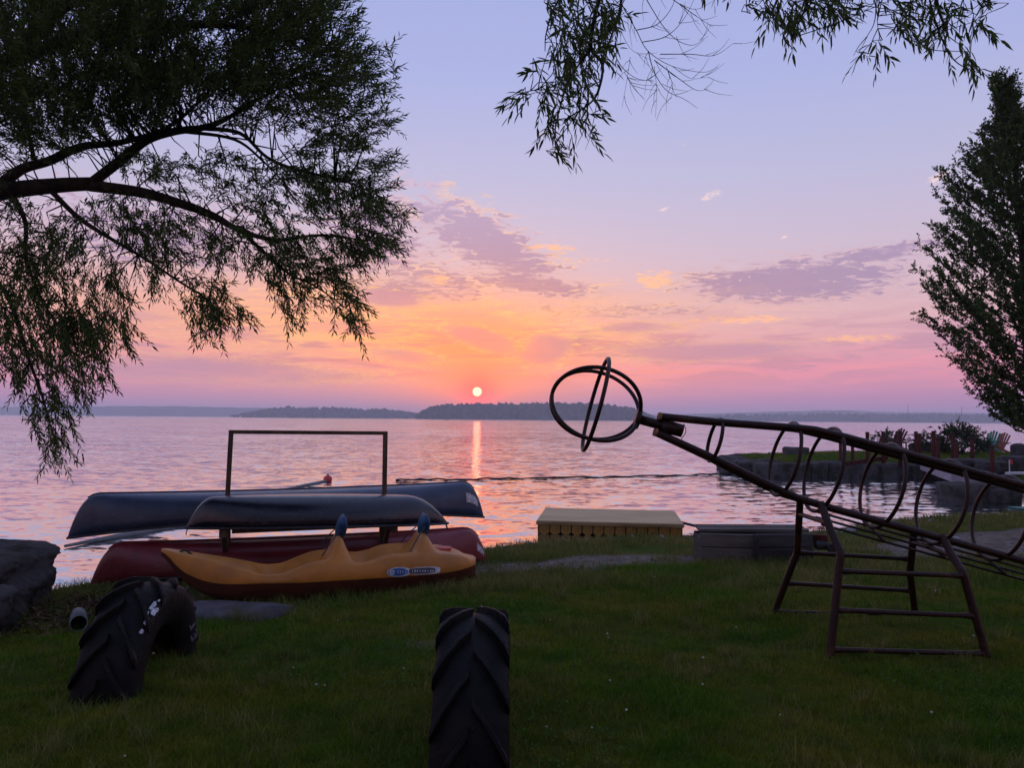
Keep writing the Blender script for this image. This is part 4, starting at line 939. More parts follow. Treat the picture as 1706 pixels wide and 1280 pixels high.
# Adirondack chairs
def chair(label, p, rz, m, sc=1.0):
    t_ = thing('garden_chair', label, 'chair', tuple(p), rz); t_.scale = (sc, sc, sc); mm = M[m]
    for i in range(5):
        y = (i - 2) * 0.105; h = 0.80 - 0.045 * abs(i - 2) ** 1.5
        part('back_slat', beam((0.02, y * 0.85, 0.26), (-0.30, y * 1.25, 0.26 + h * 0.93), 0.095, 0.02, (1, 0, 0.3)), mm, t_, bevel=0.006)
    for i in range(5):
        part('seat_slat', beam((0.08 + i * 0.105, -0.27, 0.29 + i * 0.022), (0.08 + i * 0.105, 0.27, 0.29 + i * 0.022), 0.095, 0.02), mm, t_, bevel=0.005)
    for s in (-1, 1):
        part('arm', beam((-0.22, s * 0.34, 0.55), (0.56, s * 0.34, 0.57), 0.12, 0.025), mm, t_, bevel=0.008)
        part('leg', beam((0.5, s * 0.31, 0.0), (0.5, s * 0.31, 0.555), 0.09, 0.03, (1, 0, 0)), mm, t_, bevel=0.005)
        part('rear_leg', beam((0.55, s * 0.28, 0.37), (-0.42, s * 0.28, 0.03), 0.025, 0.11), mm, t_, bevel=0.005)
    part('back_rail', beam((-0.17, -0.3, 0.52), (-0.17, 0.3, 0.52), 0.03, 0.07), mm, t_, bevel=0.004)
    return t_
def onjet(px, py, Y): p = P(px, py, Y); p[2] = gz(p[0], p[1]); return p
chair('green slatted garden chair on the jetty grass between the bush and the orange-red chair', onjet(1650, 757, 29.0), R(205), 'chair_green', 0.85)
chair('orange-red slatted garden chair at the far end of the jetty beside the green chair', onjet(1666, 755, 29.8), R(195), 'chair_orange', 0.85)
chair('dark red slatted garden chair behind the rope posts on the jetty', onjet(1494, 757, 28.3), R(200), 'chair_brown', 0.88)
st_ = onjet(1643, 760, 28.6)
tag(solo('side_table', merge(box(st_ + [0, 0, 0.44], (0.4, 0.4, 0.03)), box(st_ + [0.0, 0, 0.22], (0.3, 0.05, 0.42)), box(st_ + [0.0, 0.0, 0.02], (0.32, 0.3, 0.03))), M['chair_green'], st_, bevel=0.006), 'small green side table next to the green garden chair', 'table')
tp_ = P(1698, 837, 16.6); tp_[2] = gz(tp_[0], tp_[1])
bn = thing('storage_box', 'dark green lidded box at the right picture edge on the shore grass', 'box', tuple(tp_))
part('body', box(tp_ + [0.1, 0, 0.09], (0.42, 0.32, 0.18)), M['teal'], bn, world=True, bevel=0.02)
part('lid', box(tp_ + [0.1, 0, 0.197], (0.47, 0.37, 0.03)), M['teal'], bn, world=True, bevel=0.012)
wp0, wp1 = P(1678, 789, 21.0), P(1735, 788, 21.0)
tag(solo('pale_plank', beam(wp0, wp1, 0.2, 0.06), M['decal'], wp0, bevel=0.006), 'pale plank lying on the rocks at the right picture edge', 'plank')
mk0 = P(1682, 787, 21.6)
mkr = thing('garden_marker', 'tiny white stake with a red tag among the rocks at the right edge', 'marker', tuple(mk0))
part('stake', tube([mk0, mk0 + [0, 0, 0.34]], 0.016, 8), M['decal'], mkr, world=True)
part('tag', box(mk0 + [0.05, 0, 0.29], (0.08, 0.02, 0.13)), M['buoy_red'], mkr, world=True, bevel=0.006)

# ------------------------------------------------------------------ foliage tools
def leaves(base, dirs, nrm, L, Wd, fold=0.25, seg6=False):
    # diamond leaves folded along the midrib; base Nx3, dirs Nx3 unit, nrm Nx3 unit
    s = np.cross(dirs, nrm); s /= np.linalg.norm(s, axis=1, keepdims=True) + 1e-9; u = np.cross(s, dirs)
    L = L[:, None]; Wd = Wd[:, None]; tip = base + dirs * L - u * L * 0.10
    if not seg6:
        m = base + dirs * L * 0.42
        V = np.stack([base, m + s * Wd / 2 + u * Wd * fold, tip, m - s * Wd / 2 + u * Wd * fold], 1).reshape(-1, 3)
        n = len(base); a = np.arange(n) * 4
        F_ = np.concatenate([np.stack([a, a + 1, a + 2], 1), np.stack([a, a + 2, a + 3], 1)])
        return V, F_
    m1 = base + dirs * L * 0.28 - u * L * 0.01; m2 = base + dirs * L * 0.66 - u * L * 0.05
    V = np.stack([base, m1 + s * Wd / 2 + u * Wd * fold, m2 + s * Wd * 0.38 + u * Wd * fold, tip, m2 - s * Wd * 0.38 + u * Wd * fold, m1 - s * Wd / 2 + u * Wd * fold, m1, m2], 1).reshape(-1, 3)
    n = len(base); a = np.arange(n) * 8
    F_ = np.concatenate([np.stack(q, 1) for q in ((a, a + 1, a + 6), (a + 6, a + 1, a + 2), (a + 6, a + 2, a + 7), (a + 7, a + 2, a + 3), (a, a + 6, a + 5), (a + 6, a + 7, a + 4), (a + 6, a + 4, a + 5), (a + 7, a + 3, a + 4))])
    return V, F_
def unit(v): return v / (np.linalg.norm(v, axis=-1, keepdims=True) + 1e-9)
def thin_tubes(A, B, r0, r1):                  # N three-sided twigs
    d = unit(B - A); ref = np.where(np.abs(d[:, 2:3]) < 0.9, np.array([[0, 0, 1.0]]), np.array([[1.0, 0, 0]])); s = unit(np.cross(d, ref)); u = np.cross(d, s)
    V = []
    for p, r in ((A, r0), (B, r1)):
        r = np.broadcast_to(np.asarray(r), (len(A),))[:, None]
        for k in range(3): V.append(p + r * (math.cos(k * 2.094) * s + math.sin(k * 2.094) * u))
    V = np.stack(V, 1).reshape(-1, 3); a = np.arange(len(A)) * 6
    return V, np.concatenate([np.stack([a + k, a + (k + 1) % 3, a + 3 + (k + 1) % 3, a + 3 + k], 1) for k in range(3)])
def npmerge(parts):
    V, F_, n = [], [], 0
    for v, f in parts: V.append(v); F_.append(f + n); n += len(v)
    return np.concatenate(V), np.concatenate(F_)
def shoots(start, dirn, length, g, nl, leaf_l, leaf_w, droop=0.35, seg6=False, spread=0.75, gl_=0.1):
    # each shoot is a bent twig (3 segments) that carries nl leaves; returns (twig mesh, leaf mesh)
    N = len(start); ts = np.linspace(0, 1, 4); dirn = unit(dirn); pts = []
    grav = np.array([0, 0, -1.0]); side = unit(g.normal(size=(N, 3)))
    for t_ in ts: pts.append(start + (dirn * t_ + side * 0.10 * t_ * t_ + grav * droop * t_ * t_) * length[:, None])
    tw = npmerge([thin_tubes(pts[i], pts[i + 1], 0.0032 - 0.0008 * i, 0.0024 - 0.0008 * i) for i in range(3)])
    T = np.clip((np.arange(nl) + 0.6) / nl, 0.04, 1.0); bases, dirs, nrms = [], [], []
    ph = g.uniform(0, 6.28, N)
    for k, t_ in enumerate(T):
        t_ = np.clip(t_ + g.uniform(-0.4, 0.4, N) / nl, 0.02, 1.0); f = t_ * 3; i = np.minimum(f.astype(int), 2); fr_ = (f - i)[:, None]
        pa = np.stack(pts, 0); A = pa[i, np.arange(N)]; B = pa[i + 1, np.arange(N)]; b_ = A + (B - A) * fr_; d = unit(B - A)
        s = unit(np.cross(d, np.array([0.1, 0.2, 1.0]))); u = np.cross(s, d); a = ph + k * 2.4
        out = np.cos(a)[:, None] * s + np.sin(a)[:, None] * u
        ld = unit(d * (1.0 if k < nl - 1 else 2.0) + out * spread * g.uniform(0.6, 1.2, (N, 1)) + grav * gl_ + g.normal(size=(N, 3)) * 0.12)
        bases.append(b_); dirs.append(ld); nrms.append(unit(out * 0.4 + g.normal(size=(N, 3)) * 0.5 + np.array([0, 0, 0.6])))
    base = np.concatenate(bases); n = len(base); sc = g.uniform(0.65, 1.2, n)
    return tw, leaves(base, np.concatenate(dirs), np.concatenate(nrms), leaf_l * sc, leaf_w * sc * g.uniform(0.8, 1.2, n), seg6=seg6)
def inv_px(p):
    d = np.asarray(p) - CAM; z = d @ fw; return np.stack([CX + F_PX * (d @ rt) / z, CY - F_PX * (d @ up) / z], -1)
def rays(px, py, Y):
    d = fw[None] + rt[None] * ((px - CX) / F_PX)[:, None] + up[None] * ((CY - py) / F_PX)[:, None]
    return CAM + d * (Y / d[:, 1])[:, None]

# ------------------------------------------------------------------ big willow on the left
g = np.random.default_rng(17)
wb = np.array([-7.6, 8.0, gz(-7.6, 8.0)])
wil = thing('willow_tree', 'large dark willow with a long limb hanging over the canoes', 'tree', tuple(wb))
trunk = smooth_path([wb - [0, 0, 0.3], wb + [0.05, 0, 0.8], wb + [0.25, -0.1, 2.0], wb + [0.5, -0.25, 3.0], wb + [0.55, -0.3, 4.2], wb + [0.2, -0.3, 6.5]], 6)
part('trunk', tube(trunk, [0.52, 0.42, 0.36, 0.34, 0.28, 0.14], 16), M['bark'], wil, True, world=True)
limbs = []
def limb(pts, r, par=wil, tree='limb', n=10, keep=limbs):
    q = smooth_path([np.asarray(p) for p in pts], 6); keep.append(np.array(q)); part(tree, tube(q, r, n), M['bark'], par, True, world=True)
J = trunk[18]
limb([J, P(-150, 352, 7.7), P(0, 320, 7.3), P(95, 309, 7.2), P(155, 306, 7.2)], [0.17, 0.13, 0.082, 0.07, 0.062])
limb([P(150, 307, 7.2), P(205, 264, 7.1), P(245, 233, 7.0), P(290, 219, 7.0), P(340, 212, 7.0), P(378, 197, 7.0), P(440, 160, 7.0), P(520, 120, 7.0)], [0.05, 0.046, 0.042, 0.036, 0.03, 0.022, 0.014, 0.007])
limb([P(148, 309, 7.2), P(237, 321, 7.1), P(312, 343, 7.0), P(356, 360, 7.0), P(400, 384, 6.9), P(462, 400, 6.9), P(530, 392, 6.9), P(610, 400, 6.9)], [0.055, 0.05, 0.042, 0.036, 0.026, 0.018, 0.012, 0.006])
limb([trunk[20], P(-60, 330, 7.6), P(0, 306, 7.4), P(38, 281, 7.4), P(82, 268, 7.4), P(137, 244, 7.5), P(206, 236, 7.5), P(290, 205, 7.6), P(380, 120, 7.7)], [0.1, 0.07, 0.055, 0.05, 0.045, 0.04, 0.03, 0.02, 0.008])
limb([P(335, 213, 7.0), P(400, 222, 6.9), P(445, 262, 6.9), P(500, 284, 6.9), P(570, 300, 6.9), P(640, 330, 6.9)], [0.022, 0.018, 0.015, 0.012, 0.009, 0.005])
limb([P(300, 218, 7.0), P(390, 232, 7.1), P(440, 270, 7.2), P(470, 300, 7.2)], [0.018, 0.014, 0.01, 0.005])
limb([P(85, 318, 7.2), P(130, 362, 7.1), P(180, 395, 7.0), P(240, 430, 7.0), P(300, 470, 7.0), P(350, 500, 7.0)], [0.026, 0.022, 0.018, 0.014, 0.01, 0.005])
limb([P(400, 384, 6.9), P(440, 420, 6.9), P(480, 455, 6.9), P(530, 480, 6.9), P(585, 520, 6.9)], [0.02, 0.015, 0.012, 0.008, 0.004])
limb([J + [0, 0, 0.3], P(-160, 400, 7.4), P(-60, 420, 7.2), P(0, 475, 7.0), P(24, 520, 6.9), P(45, 590, 6.8), P(70, 660, 6.8), P(92, 740, 6.8)], [0.08, 0.06, 0.035, 0.022, 0.018, 0.014, 0.01, 0.004])
limb([P(20, 322, 7.25), P(42, 370, 7.1), P(44, 430, 7.0), P(70, 500, 7.0), P(110, 560, 7.0)], [0.025, 0.02, 0.016, 0.011, 0.005])
limb([trunk[24], P(-120, 180, 7.4), P(0, 110, 7.2), P(140, 60, 7.0), P(300, 40, 7.0), P(450, 50, 6.9), P(560, 80, 6.9)], [0.12, 0.09, 0.07, 0.055, 0.04, 0.022, 0.008])
limb([P(57, 266, 7.4), P(48, 225, 7.3), P(38, 195, 7.3), P(60, 130, 7.3)], [0.022, 0.018, 0.014, 0.006])
limb([P(0, 110, 7.2), P(120, 0, 7.0), P(260, -80, 7.0), P(420, -100, 7.0)], [0.06, 0.05, 0.03, 0.01])
EL = [(130, 80, 200, 140, 1.5), (330, 60, 210, 110, 1.5), (500, 90, 115, 85, 1.2), (575, 130, 70, 60, 1.0), (540, 20, 60, 40, 0.9), (60, 200, 100, 70, 1.1), (250, 150, 140, 60, 1.25),
      (440, 160, 120, 55, 1.1), (585, 205, 62, 45, 1.0), (560, 290, 95, 75, 1.1), (618, 370, 52, 62, 1.2), (470, 325, 100, 50, 0.75), (335, 285, 90, 40, 0.75), (240, 270, 70, 25, 0.6),
      (285, 390, 85, 50, 1.1), (200, 350, 90, 32, 0.7), (420, 410, 95, 40, 1.0), (540, 425, 85, 35, 1.0), (265, 440, 40, 35, 0.9), (345, 500, 42, 42, 0.85), (375, 525, 40, 25, 0.8), (480, 480, 38, 42, 0.8), (530, 470, 45, 35, 0.8),
      (575, 500, 32, 35, 0.9), (60, 380, 90, 50, 0.6), (110, 450, 95, 60, 0.9), (40, 480, 60, 70, 0.8), (70, 550, 90, 50, 1.0), (150, 545, 60, 40, 0.9), (100, 615, 80, 38, 1.0), (20, 620, 30, 60, 0.5),
      (88, 690, 42, 40, 0.9), (92, 740, 24, 30, 0.9), (130, 655, 50, 20, 0.7), (190, 560, 40, 28, 0.8), (185, 500, 40, 30, 0.6), (585, 535, 22, 22, 0.8), (350, 540, 35, 18, 0.7), (480, 525, 28, 18, 0.7), (645, 100, 14, 18, 0.7), (652, 205, 14, 16, 0.7), (200, -40, 380, 70, 1.0), (-80, 150, 130, 190, 0.8), (-70, 480, 80, 120, 0.6)]
gaps = [(312, 200, 26, 12), (300, 246, 40, 14), (205, 305, 40, 14), (110, 345, 30, 12), (60, 300, 30, 8), (450, 240, 26, 14), (255, 345, 28, 10), (400, 470, 22, 30), (560, 270, 14, 10), (15, 245, 18, 10), (30, 535, 18, 14), (160, 500, 22, 12)]
SX, SY, SW = [], [], []
for cx, cy, rx, ry, dn in EL:
    n = int(math.pi * rx * ry * dn / 128); a = g.uniform(0, 6.283, n); r = np.sqrt(g.uniform(0, 1, n)); SX.append(cx + rx * r * np.cos(a)); SY.append(cy + ry * r * np.sin(a))
SX, SY = np.concatenate(SX), np.concatenate(SY); keep = np.ones(len(SX), bool)
for cx, cy, rx, ry in gaps: keep &= ~((((SX - cx) / rx) ** 2 + ((SY - cy) / ry) ** 2 < 1) & (g.uniform(size=len(SX)) < 0.9))
cl = fbm(SX / 60.0, SY / 45.0, 77, 3); keep &= (cl > 0.30) | (g.uniform(size=len(SX)) < 0.45)      # thin out between the clumps
SX, SY = SX[keep], SY[keep]
YY = 7.0 + g.normal(size=len(SX)) * 0.62 + np.where(SX < 200, 0.35, 0) * g.normal(size=len(SX)); S = rays(SX, SY, YY)
ctr = rays(np.array([200.0]), np.array([270.0]), np.array([7.2]))[0]
LP = np.concatenate(limbs)
def nearest(S, LP):
    out = np.empty_like(S)
    for i in range(0, len(S), 1500):
        d = ((S[i:i + 1500, None] - LP[None]) ** 2).sum(2); out[i:i + 1500] = LP[d.argmin(1)]
    return out
NR = nearest(S, LP)
outw = unit(unit(S - ctr) * 0.75 + unit(S - NR) * 0.5)
hang = np.where(SX < 270, np.clip((SY - 400) / 160, 0, 1), np.clip((SY - 430) / 140, 0, 0.7))[:, None]
dirs = unit(outw * (1 - 0.6 * hang) + np.array([0.35, 0, -0.75]) * (0.06 + hang * 0.9) + np.array([0.35, 0, 0.6]) * np.clip((330 - SY) / 280, 0, 1)[:, None] + g.normal(size=S.shape) * 0.42)
ln = g.uniform(0.2, 0.42, len(S)); st = S - dirs * ln[:, None] * 0.5
tw, lf = shoots(st, dirs, ln, g, 21, 0.070, 0.0135, 0.08, False, 0.85)
part('crown', lf, M['willow_leaf'], wil, world=True)['kind'] = 'stuff'
# twigs that tie the shoots back to the limbs
pick = g.choice(len(S), 1300, replace=False); A = nearest(st[pick], LP); near_ = np.linalg.norm(A - st[pick], axis=1) < 0.65; pick = pick[near_]; A = A[near_]; B = st[pick]; mid = (A + B) / 2 + np.array([0, 0, 0.08]) * np.linalg.norm(B - A, axis=1, keepdims=True) + g.normal(size=A.shape) * 0.05
tm = npmerge([tw, thin_tubes(A, mid, 0.009, 0.0065), thin_tubes(mid, B, 0.0065, 0.003)])
part('twigs', tm, M['bark'], wil, world=True)['kind'] = 'stuff'

# ------------------------------------------------------------------ willow overhead: boughs hanging in from above
g = np.random.default_rng(23)
w2 = np.array([4.2, -3.0, gz(4.2, -3.0)])
wi2 = thing('willow_tree', 'overhanging willow boughs with bare twigs along the top of the picture', 'tree', tuple(w2))
part('trunk', tube(smooth_path([w2 - [0, 0, 0.3], w2 + [0, 0, 1.2], w2 + [-0.2, 0.4, 2.8], w2 + [-0.5, 1.2, 4.4]], 6), [0.42, 0.34, 0.28, 0.2], 16), M['bark'], wi2, True, world=True)
L2 = []
J2 = w2 + np.array([-0.5, 1.2, 4.4])
for ex_ in ((-5.5, -7.0, 6.0), (-2.0, -9.5, 7.2), (2.5, -10.0, 7.5), (7.5, -8.0, 6.2), (6.5, -4.5, 6.8), (-1.5, -4.0, 7.4)):
    limb([J2, (J2 + np.array(ex_)) / 2 + [0, 0, 0.6], ex_], [0.13, 0.08, 0.02], wi2, 'limb', 8, [])
limb([J2, (3.0, 1.0, 5.4), P(1330, -160, 4.6), P(1180, -110, 4.9), P(1060, -60, 5.0), P(1000, -20, 5.0)], [0.16, 0.1, 0.06, 0.04, 0.028, 0.02], wi2, 'limb', 10, L2)
limb([J2, (3.4, 1.5, 5.5), P(1500, -150, 5.0), P(1560, -60, 5.2), P(1560, 0, 5.2), P(1580, 60, 5.2)], [0.14, 0.08, 0.04, 0.02, 0.012, 0.005], wi2, 'limb', 10, L2)
limb([P(1330, -160, 4.6), P(1350, -70, 4.9), P(1345, 0, 5.0), P(1330, 40, 5.0)], [0.03, 0.02, 0.012, 0.004], wi2, 'limb', 8, L2)
fine = [([(1005, -25), (990, 30), (985, 80), (1003, 105), (1000, 140), (985, 170), (940, 200)], 0.016), ([(1040, -50), (1032, 20), (1015, 70), (1005, 110)], 0.011), ([(960, -40), (925, 10), (910, 55), (908, 85)], 0.009),
        ([(985, 80), (950, 130), (930, 190), (925, 240), (945, 275)], 0.008), ([(930, 150), (890, 150), (858, 160), (842, 172)], 0.004), ([(980, 170), (975, 210), (960, 245)], 0.004), ([(1000, 140), (985, 220), (975, 250)], 0.003),
        ([(1460, -40), (1458, 30), (1445, 60), (1430, 90)], 0.004), ([(1465, 0), (1462, 40), (1470, 80)], 0.003), ([(1540, -40), (1560, 40), (1590, 100), (1640, 125)], 0.007), ([(1600, -40), (1640, 0), (1680, 5)], 0.005), ([(1520, -40), (1515, 40), (1525, 75)], 0.004),
        ([(1290, -40), (1270, 0), (1245, 20)], 0.004), ([(1340, 0), (1325, 45), (1322, 62)], 0.004)]
for pts, r in fine: limb([P(x, y, 5.0 + 0.15 * math.sin(i + x)) for i, (x, y) in enumerate(pts)], [r, r * 0.8, r * 0.55, r * 0.3], wi2, 'twig', 6, L2)
bare = [[(1035, 5), (1060, 50), (1080, 85), (1120, 110), (1170, 120), (1196, 112)], [(1080, 85), (1090, 120), (1110, 150), (1140, 165), (1162, 180)], [(1030, 40), (1050, 80), (1085, 100)], [(1080, -30), (1130, 5), (1165, 30), (1188, 45)],
        [(1100, 90), (1150, 90), (1190, 92), (1222, 72)], [(1020, 80), (1035, 110), (1060, 130), (1090, 135)], [(1050, 95), (1045, 130), (1036, 180)], [(1090, 110), (1094, 150), (1092, 195)], [(1060, -30), (1110, 50), (1150, 75), (1180, 60)],
        [(1120, 110), (1150, 130), (1180, 128)], [(1130, 5), (1160, 15), (1190, 0)], [(1070, 70), (1110, 60), (1140, 30), (1160, -10)], [(1040, 120), (1060, 150), (1075, 168)], [(1110, 110), (1120, 140), (1118, 165)], [(1090, 100), (1130, 130), (1160, 150), (1180, 148)], [(1060, 50), (1095, 40), (1120, 10), (1130, -30)]]
for pts in list(bare):
    for k in range(5):
        i = g.integers(0, len(pts) - 1); f = g.uniform(0, 1); x0 = pts[i][0] + (pts[i + 1][0] - pts[i][0]) * f; y0 = pts[i][1] + (pts[i + 1][1] - pts[i][1]) * f
        a = math.atan2(pts[i + 1][1] - pts[i][1], pts[i + 1][0] - pts[i][0]) + g.choice([-1, 1]) * g.uniform(0.35, 0.8); l_ = g.uniform(18, 48)
        bare.append([(x0, y0), (x0 + l_ * 0.5 * math.cos(a), y0 + l_ * 0.5 * math.sin(a)), (x0 + l_ * math.cos(a - 0.15), y0 + l_ * math.sin(a - 0.15) + 2)])
for pts in bare: limb([P(x, y, 5.0 + 0.2 * math.sin(i * 1.3 + y)) for i, (x, y) in enumerate(pts)], [0.0034, 0.0026, 0.0018, 0.0010] if len(pts) > 3 else [0.0018, 0.0013, 0.0008], wi2, 'bare_twig', 5, [])
EL = [(975, 20, 62, 45, 1.3), (945, 75, 40, 40, 0.9), (985, 75, 50, 40, 0.9), (930, 120, 45, 32, 0.8), (960, 150, 40, 35, 0.75), (895, 155, 35, 20, 0.55), (925, 190, 38, 28, 0.8), (935, 235, 24, 24, 0.8), (980, 175, 18, 28, 0.55), (862, 160, 16, 16, 0.4), (1005, 60, 30, 25, 0.8), (915, 215, 20, 14, 0.5), (995, 225, 12, 12, 0.5),
      (1340, 8, 70, 26, 1.2), (1320, 36, 34, 18, 1.0), (1275, 5, 28, 20, 0.9), (1370, 30, 22, 18, 0.9), (1385, 5, 30, 20, 1.0), (1440, 3, 40, 14, 0.8), (1430, 82, 10, 14, 0.6), (1465, 88, 14, 10, 0.6), (1510, 15, 50, 22, 1.0), (1520, 55, 22, 22, 0.9), (1560, 10, 50, 25, 1.1), (1575, 60, 26, 24, 1.0), (1600, 90, 30, 18, 1.0), (1632, 110, 24, 10, 0.8), (1625, 30, 30, 22, 0.9), (1655, 2, 35, 10, 0.9), (1300, -60, 300, 40, 0.5)]
SX, SY = [], []
for cx, cy, rx, ry, dn in EL:
    n = max(2, int(math.pi * rx * ry * dn / 290)); a = g.uniform(0, 6.283, n); r = np.sqrt(g.uniform(0, 1, n)); SX.append(cx + rx * r * np.cos(a)); SY.append(cy + ry * r * np.sin(a))
SX, SY = np.concatenate(SX), np.concatenate(SY); S = rays(SX, SY, 5.0 + g.normal(size=len(SX)) * 0.3)
LP2 = np.concatenate(L2); NR = nearest(S, LP2)
dirs = unit(unit(S - NR) * 0.6 + np.array([0.2, 0, -0.7]) + g.normal(size=S.shape) * 0.5); dirs[SX < 900] = unit(dirs[SX < 900] + np.array([-0.9, 0, 0.2]))
ln = g.uniform(0.12, 0.24, len(S)); st = S - dirs * ln[:, None] * 0.45
tw, lf = shoots(st, dirs, ln, g, 9, 0.088, 0.0155, 0.25, True, 0.6)
# unseen leaves added behind the camera to shade camera-facing sides, cut open overhead
n = 7500; q = g.normal(size=(n, 3)); q = unit(q) * np.sqrt(g.uniform(0.25, 1, (n, 1))) * np.array([9.5, 5.6, 4.4]) + np.array([1.0, -6.6, 4.9]); q = q[(q[:, 2] > 0.9) & (q[:, 1] < 0.2) & ~((q[:, 1] > -5.0) & (q[:, 2] > 4.2))]; n = len(q)
shade_leaves = leaves(q, unit(g.normal(size=(n, 3)) * [1, 1, 0.5] + [0, 0, -0.5]), unit(g.normal(size=(n, 3))), g.uniform(0.25, 0.5, n), g.uniform(0.10, 0.2, n))
part('crown', npmerge([lf, shade_leaves]), M['willow_leaf'], wi2, world=True)['kind'] = 'stuff'
A = nearest(st, LP2); mid = (A + st) / 2 + g.normal(size=A.shape) * 0.02
part('twigs', npmerge([tw, thin_tubes(A, mid, 0.004, 0.003), thin_tubes(mid, st, 0.003, 0.0022)]), M['bark'], wi2, world=True)['kind'] = 'stuff'

# ------------------------------------------------------------------ young maple on the right
g = np.random.default_rng(31)
YM = 15.0
mb = P(1722, 850, YM); mb[2] = gz(mb[0], mb[1])
mpl = thing('maple_tree', 'tall young maple with upswept branches at the right picture edge', 'tree', tuple(mb))
tk = [mb - [0, 0, 0.3], P(1720, 780, YM), P(1716, 650, YM), P(1708, 480, YM), P(1696, 330, YM), P(1682, 220, YM), P(1672, 140, YM)]
tks = smooth_path(tk, 8)
part('trunk', tube(tks, [0.15, 0.12, 0.10, 0.08, 0.05, 0.03, 0.008], 12), M['bark'], mpl, True, world=True)
tka = np.array(tks); br = []; LS, LD = [], []
edge_y = [135, 160, 220, 260, 330, 450, 500, 580, 630, 680]; edge_w = [8, 30, 68, 88, 120, 158, 176, 150, 80, 30]
for i in range(400):
    t_ = 0.24 + 0.755 * ((i + g.uniform(0, 1)) / 400) ** 1.25; q = t_ * (len(tka) - 1); j = min(int(q), len(tka) - 2); s = tka[j] + (tka[j + 1] - tka[j]) * (q - j)
    a = i * 2.39996 + g.normal() * 0.25; rise = g.uniform(0.5, 0.95) * (0.6 + 0.6 * t_)
    d = unit(np.array([math.cos(a), math.sin(a), rise])); py = inv_px(s)[1]
    yend = py - 95; L_ = np.interp(yend + 25, edge_y, edge_w) * (0.75 if t_ > 0.85 else 1.0) * YM / F_PX * g.uniform(0.84, 1.1) / max(0.3, math.hypot(d[0], d[1]))
    L_ = max(L_, 0.22)
    pts = smooth_path([s, s + d * L_ * 0.35 - [0, 0, 0.02 * L_], s + d * L_ * 0.7 + [0, 0, 0.02 * L_], s + d * L_ + [0, 0, 0.10 * L_]], 5)
    br.append(tube(pts, [0.011 + 0.007 * (1 - t_), 0.008, 0.005, 0.002], 5))
    pa = np.array(pts); n = int(L_ * 17) + 4
    for k in range(n):
        f = g.uniform(0.12, 1.0) ** 0.8 * (len(pa) - 1); jj = min(int(f), len(pa) - 2); b_ = pa[jj] + (pa[jj + 1] - pa[jj]) * (f - jj)
        dd_ = unit(unit(pa[jj + 1] - pa[jj]) + g.normal(size=3) * 0.6 + [0, 0, 0.25]); LS.append(b_); LD.append(dd_)
LS, LD = np.array(LS), np.array(LD)
ln = g.uniform(0.08, 0.24, len(LS))
tw, lf = shoots(LS, LD, ln, g, 8, 0.062, 0.04, 0.0, False, 0.9)
part('crown', lf, M['maple_leaf'], mpl, world=True)['kind'] = 'stuff'
bw_ = merge(*br); part('branches', bw_, M['bark'], mpl, True, world=True)['kind'] = 'stuff'
part('twigs', tw, M['bark'], mpl, world=True)['kind'] = 'stuff'

# ------------------------------------------------------------------ bushes on the jetty
def bush(label, px, py, Y, w, h, n, seed, loose=0.0):
    g = np.random.default_rng(seed); b_ = onjet(px, py, Y); t_ = thing('leafy_bush', label, 'bush', tuple(b_))
    stems = []; tips = []
    for i in range(14):
        a = g.uniform(0, 6.28); r = math.sqrt(g.uniform(0, 1)); tp = b_ + np.array([w / 2 * r * math.cos(a), w / 2 * r * math.sin(a) * 0.8, h * g.uniform(0.45, 1.0) * (1 - 0.35 * r)])
        stems.append(tube(smooth_path([b_ + (tp - b_) * [0.15, 0.15, 0], b_ + (tp - b_) * [0.5, 0.5, 0.5], tp], 4), [0.02, 0.012, 0.004], 5)); tips.append(tp)
    part('stems', merge(*stems), M['bark'], t_, True, world=True)['kind'] = 'stuff'
    tips = np.array(tips); S = tips[g.integers(0, len(tips), n)] + g.normal(size=(n, 3)) * np.array([w * 0.15, w * 0.12, h * 0.15]); S[:, 2] = np.maximum(S[:, 2], b_[2] + 0.04)
    d = unit(S - (b_ + [0, 0, h * 0.3]) + g.normal(size=S.shape) * 0.25)
    tw, lf = shoots(S, d, g.uniform(0.1, 0.25, n), g, 8, 0.085, 0.05, 0.1, False, 0.9)
    part('foliage', lf, M['bush_leaf'], t_, world=True)['kind'] = 'stuff'; part('twigs', tw, M['bark'], t_, world=True)['kind'] = 'stuff'
bush('large dark rounded bush on the jetty behind the walkway posts', 1600, 757, 27.6, 1.15, 1.0, 330, 3)
bush('low side bush to the left of the large dark jetty bush', 1553, 756, 28.2, 0.95, 0.62, 150, 4)
bush('small leafy shrub on the jetty behind the dark red chair', 1478, 757, 28.8, 0.75, 0.82, 130, 5)
bush('low leafy shrub between the large dark bush and the green chair', 1628, 756, 28.4, 0.7, 0.45, 110, 6)

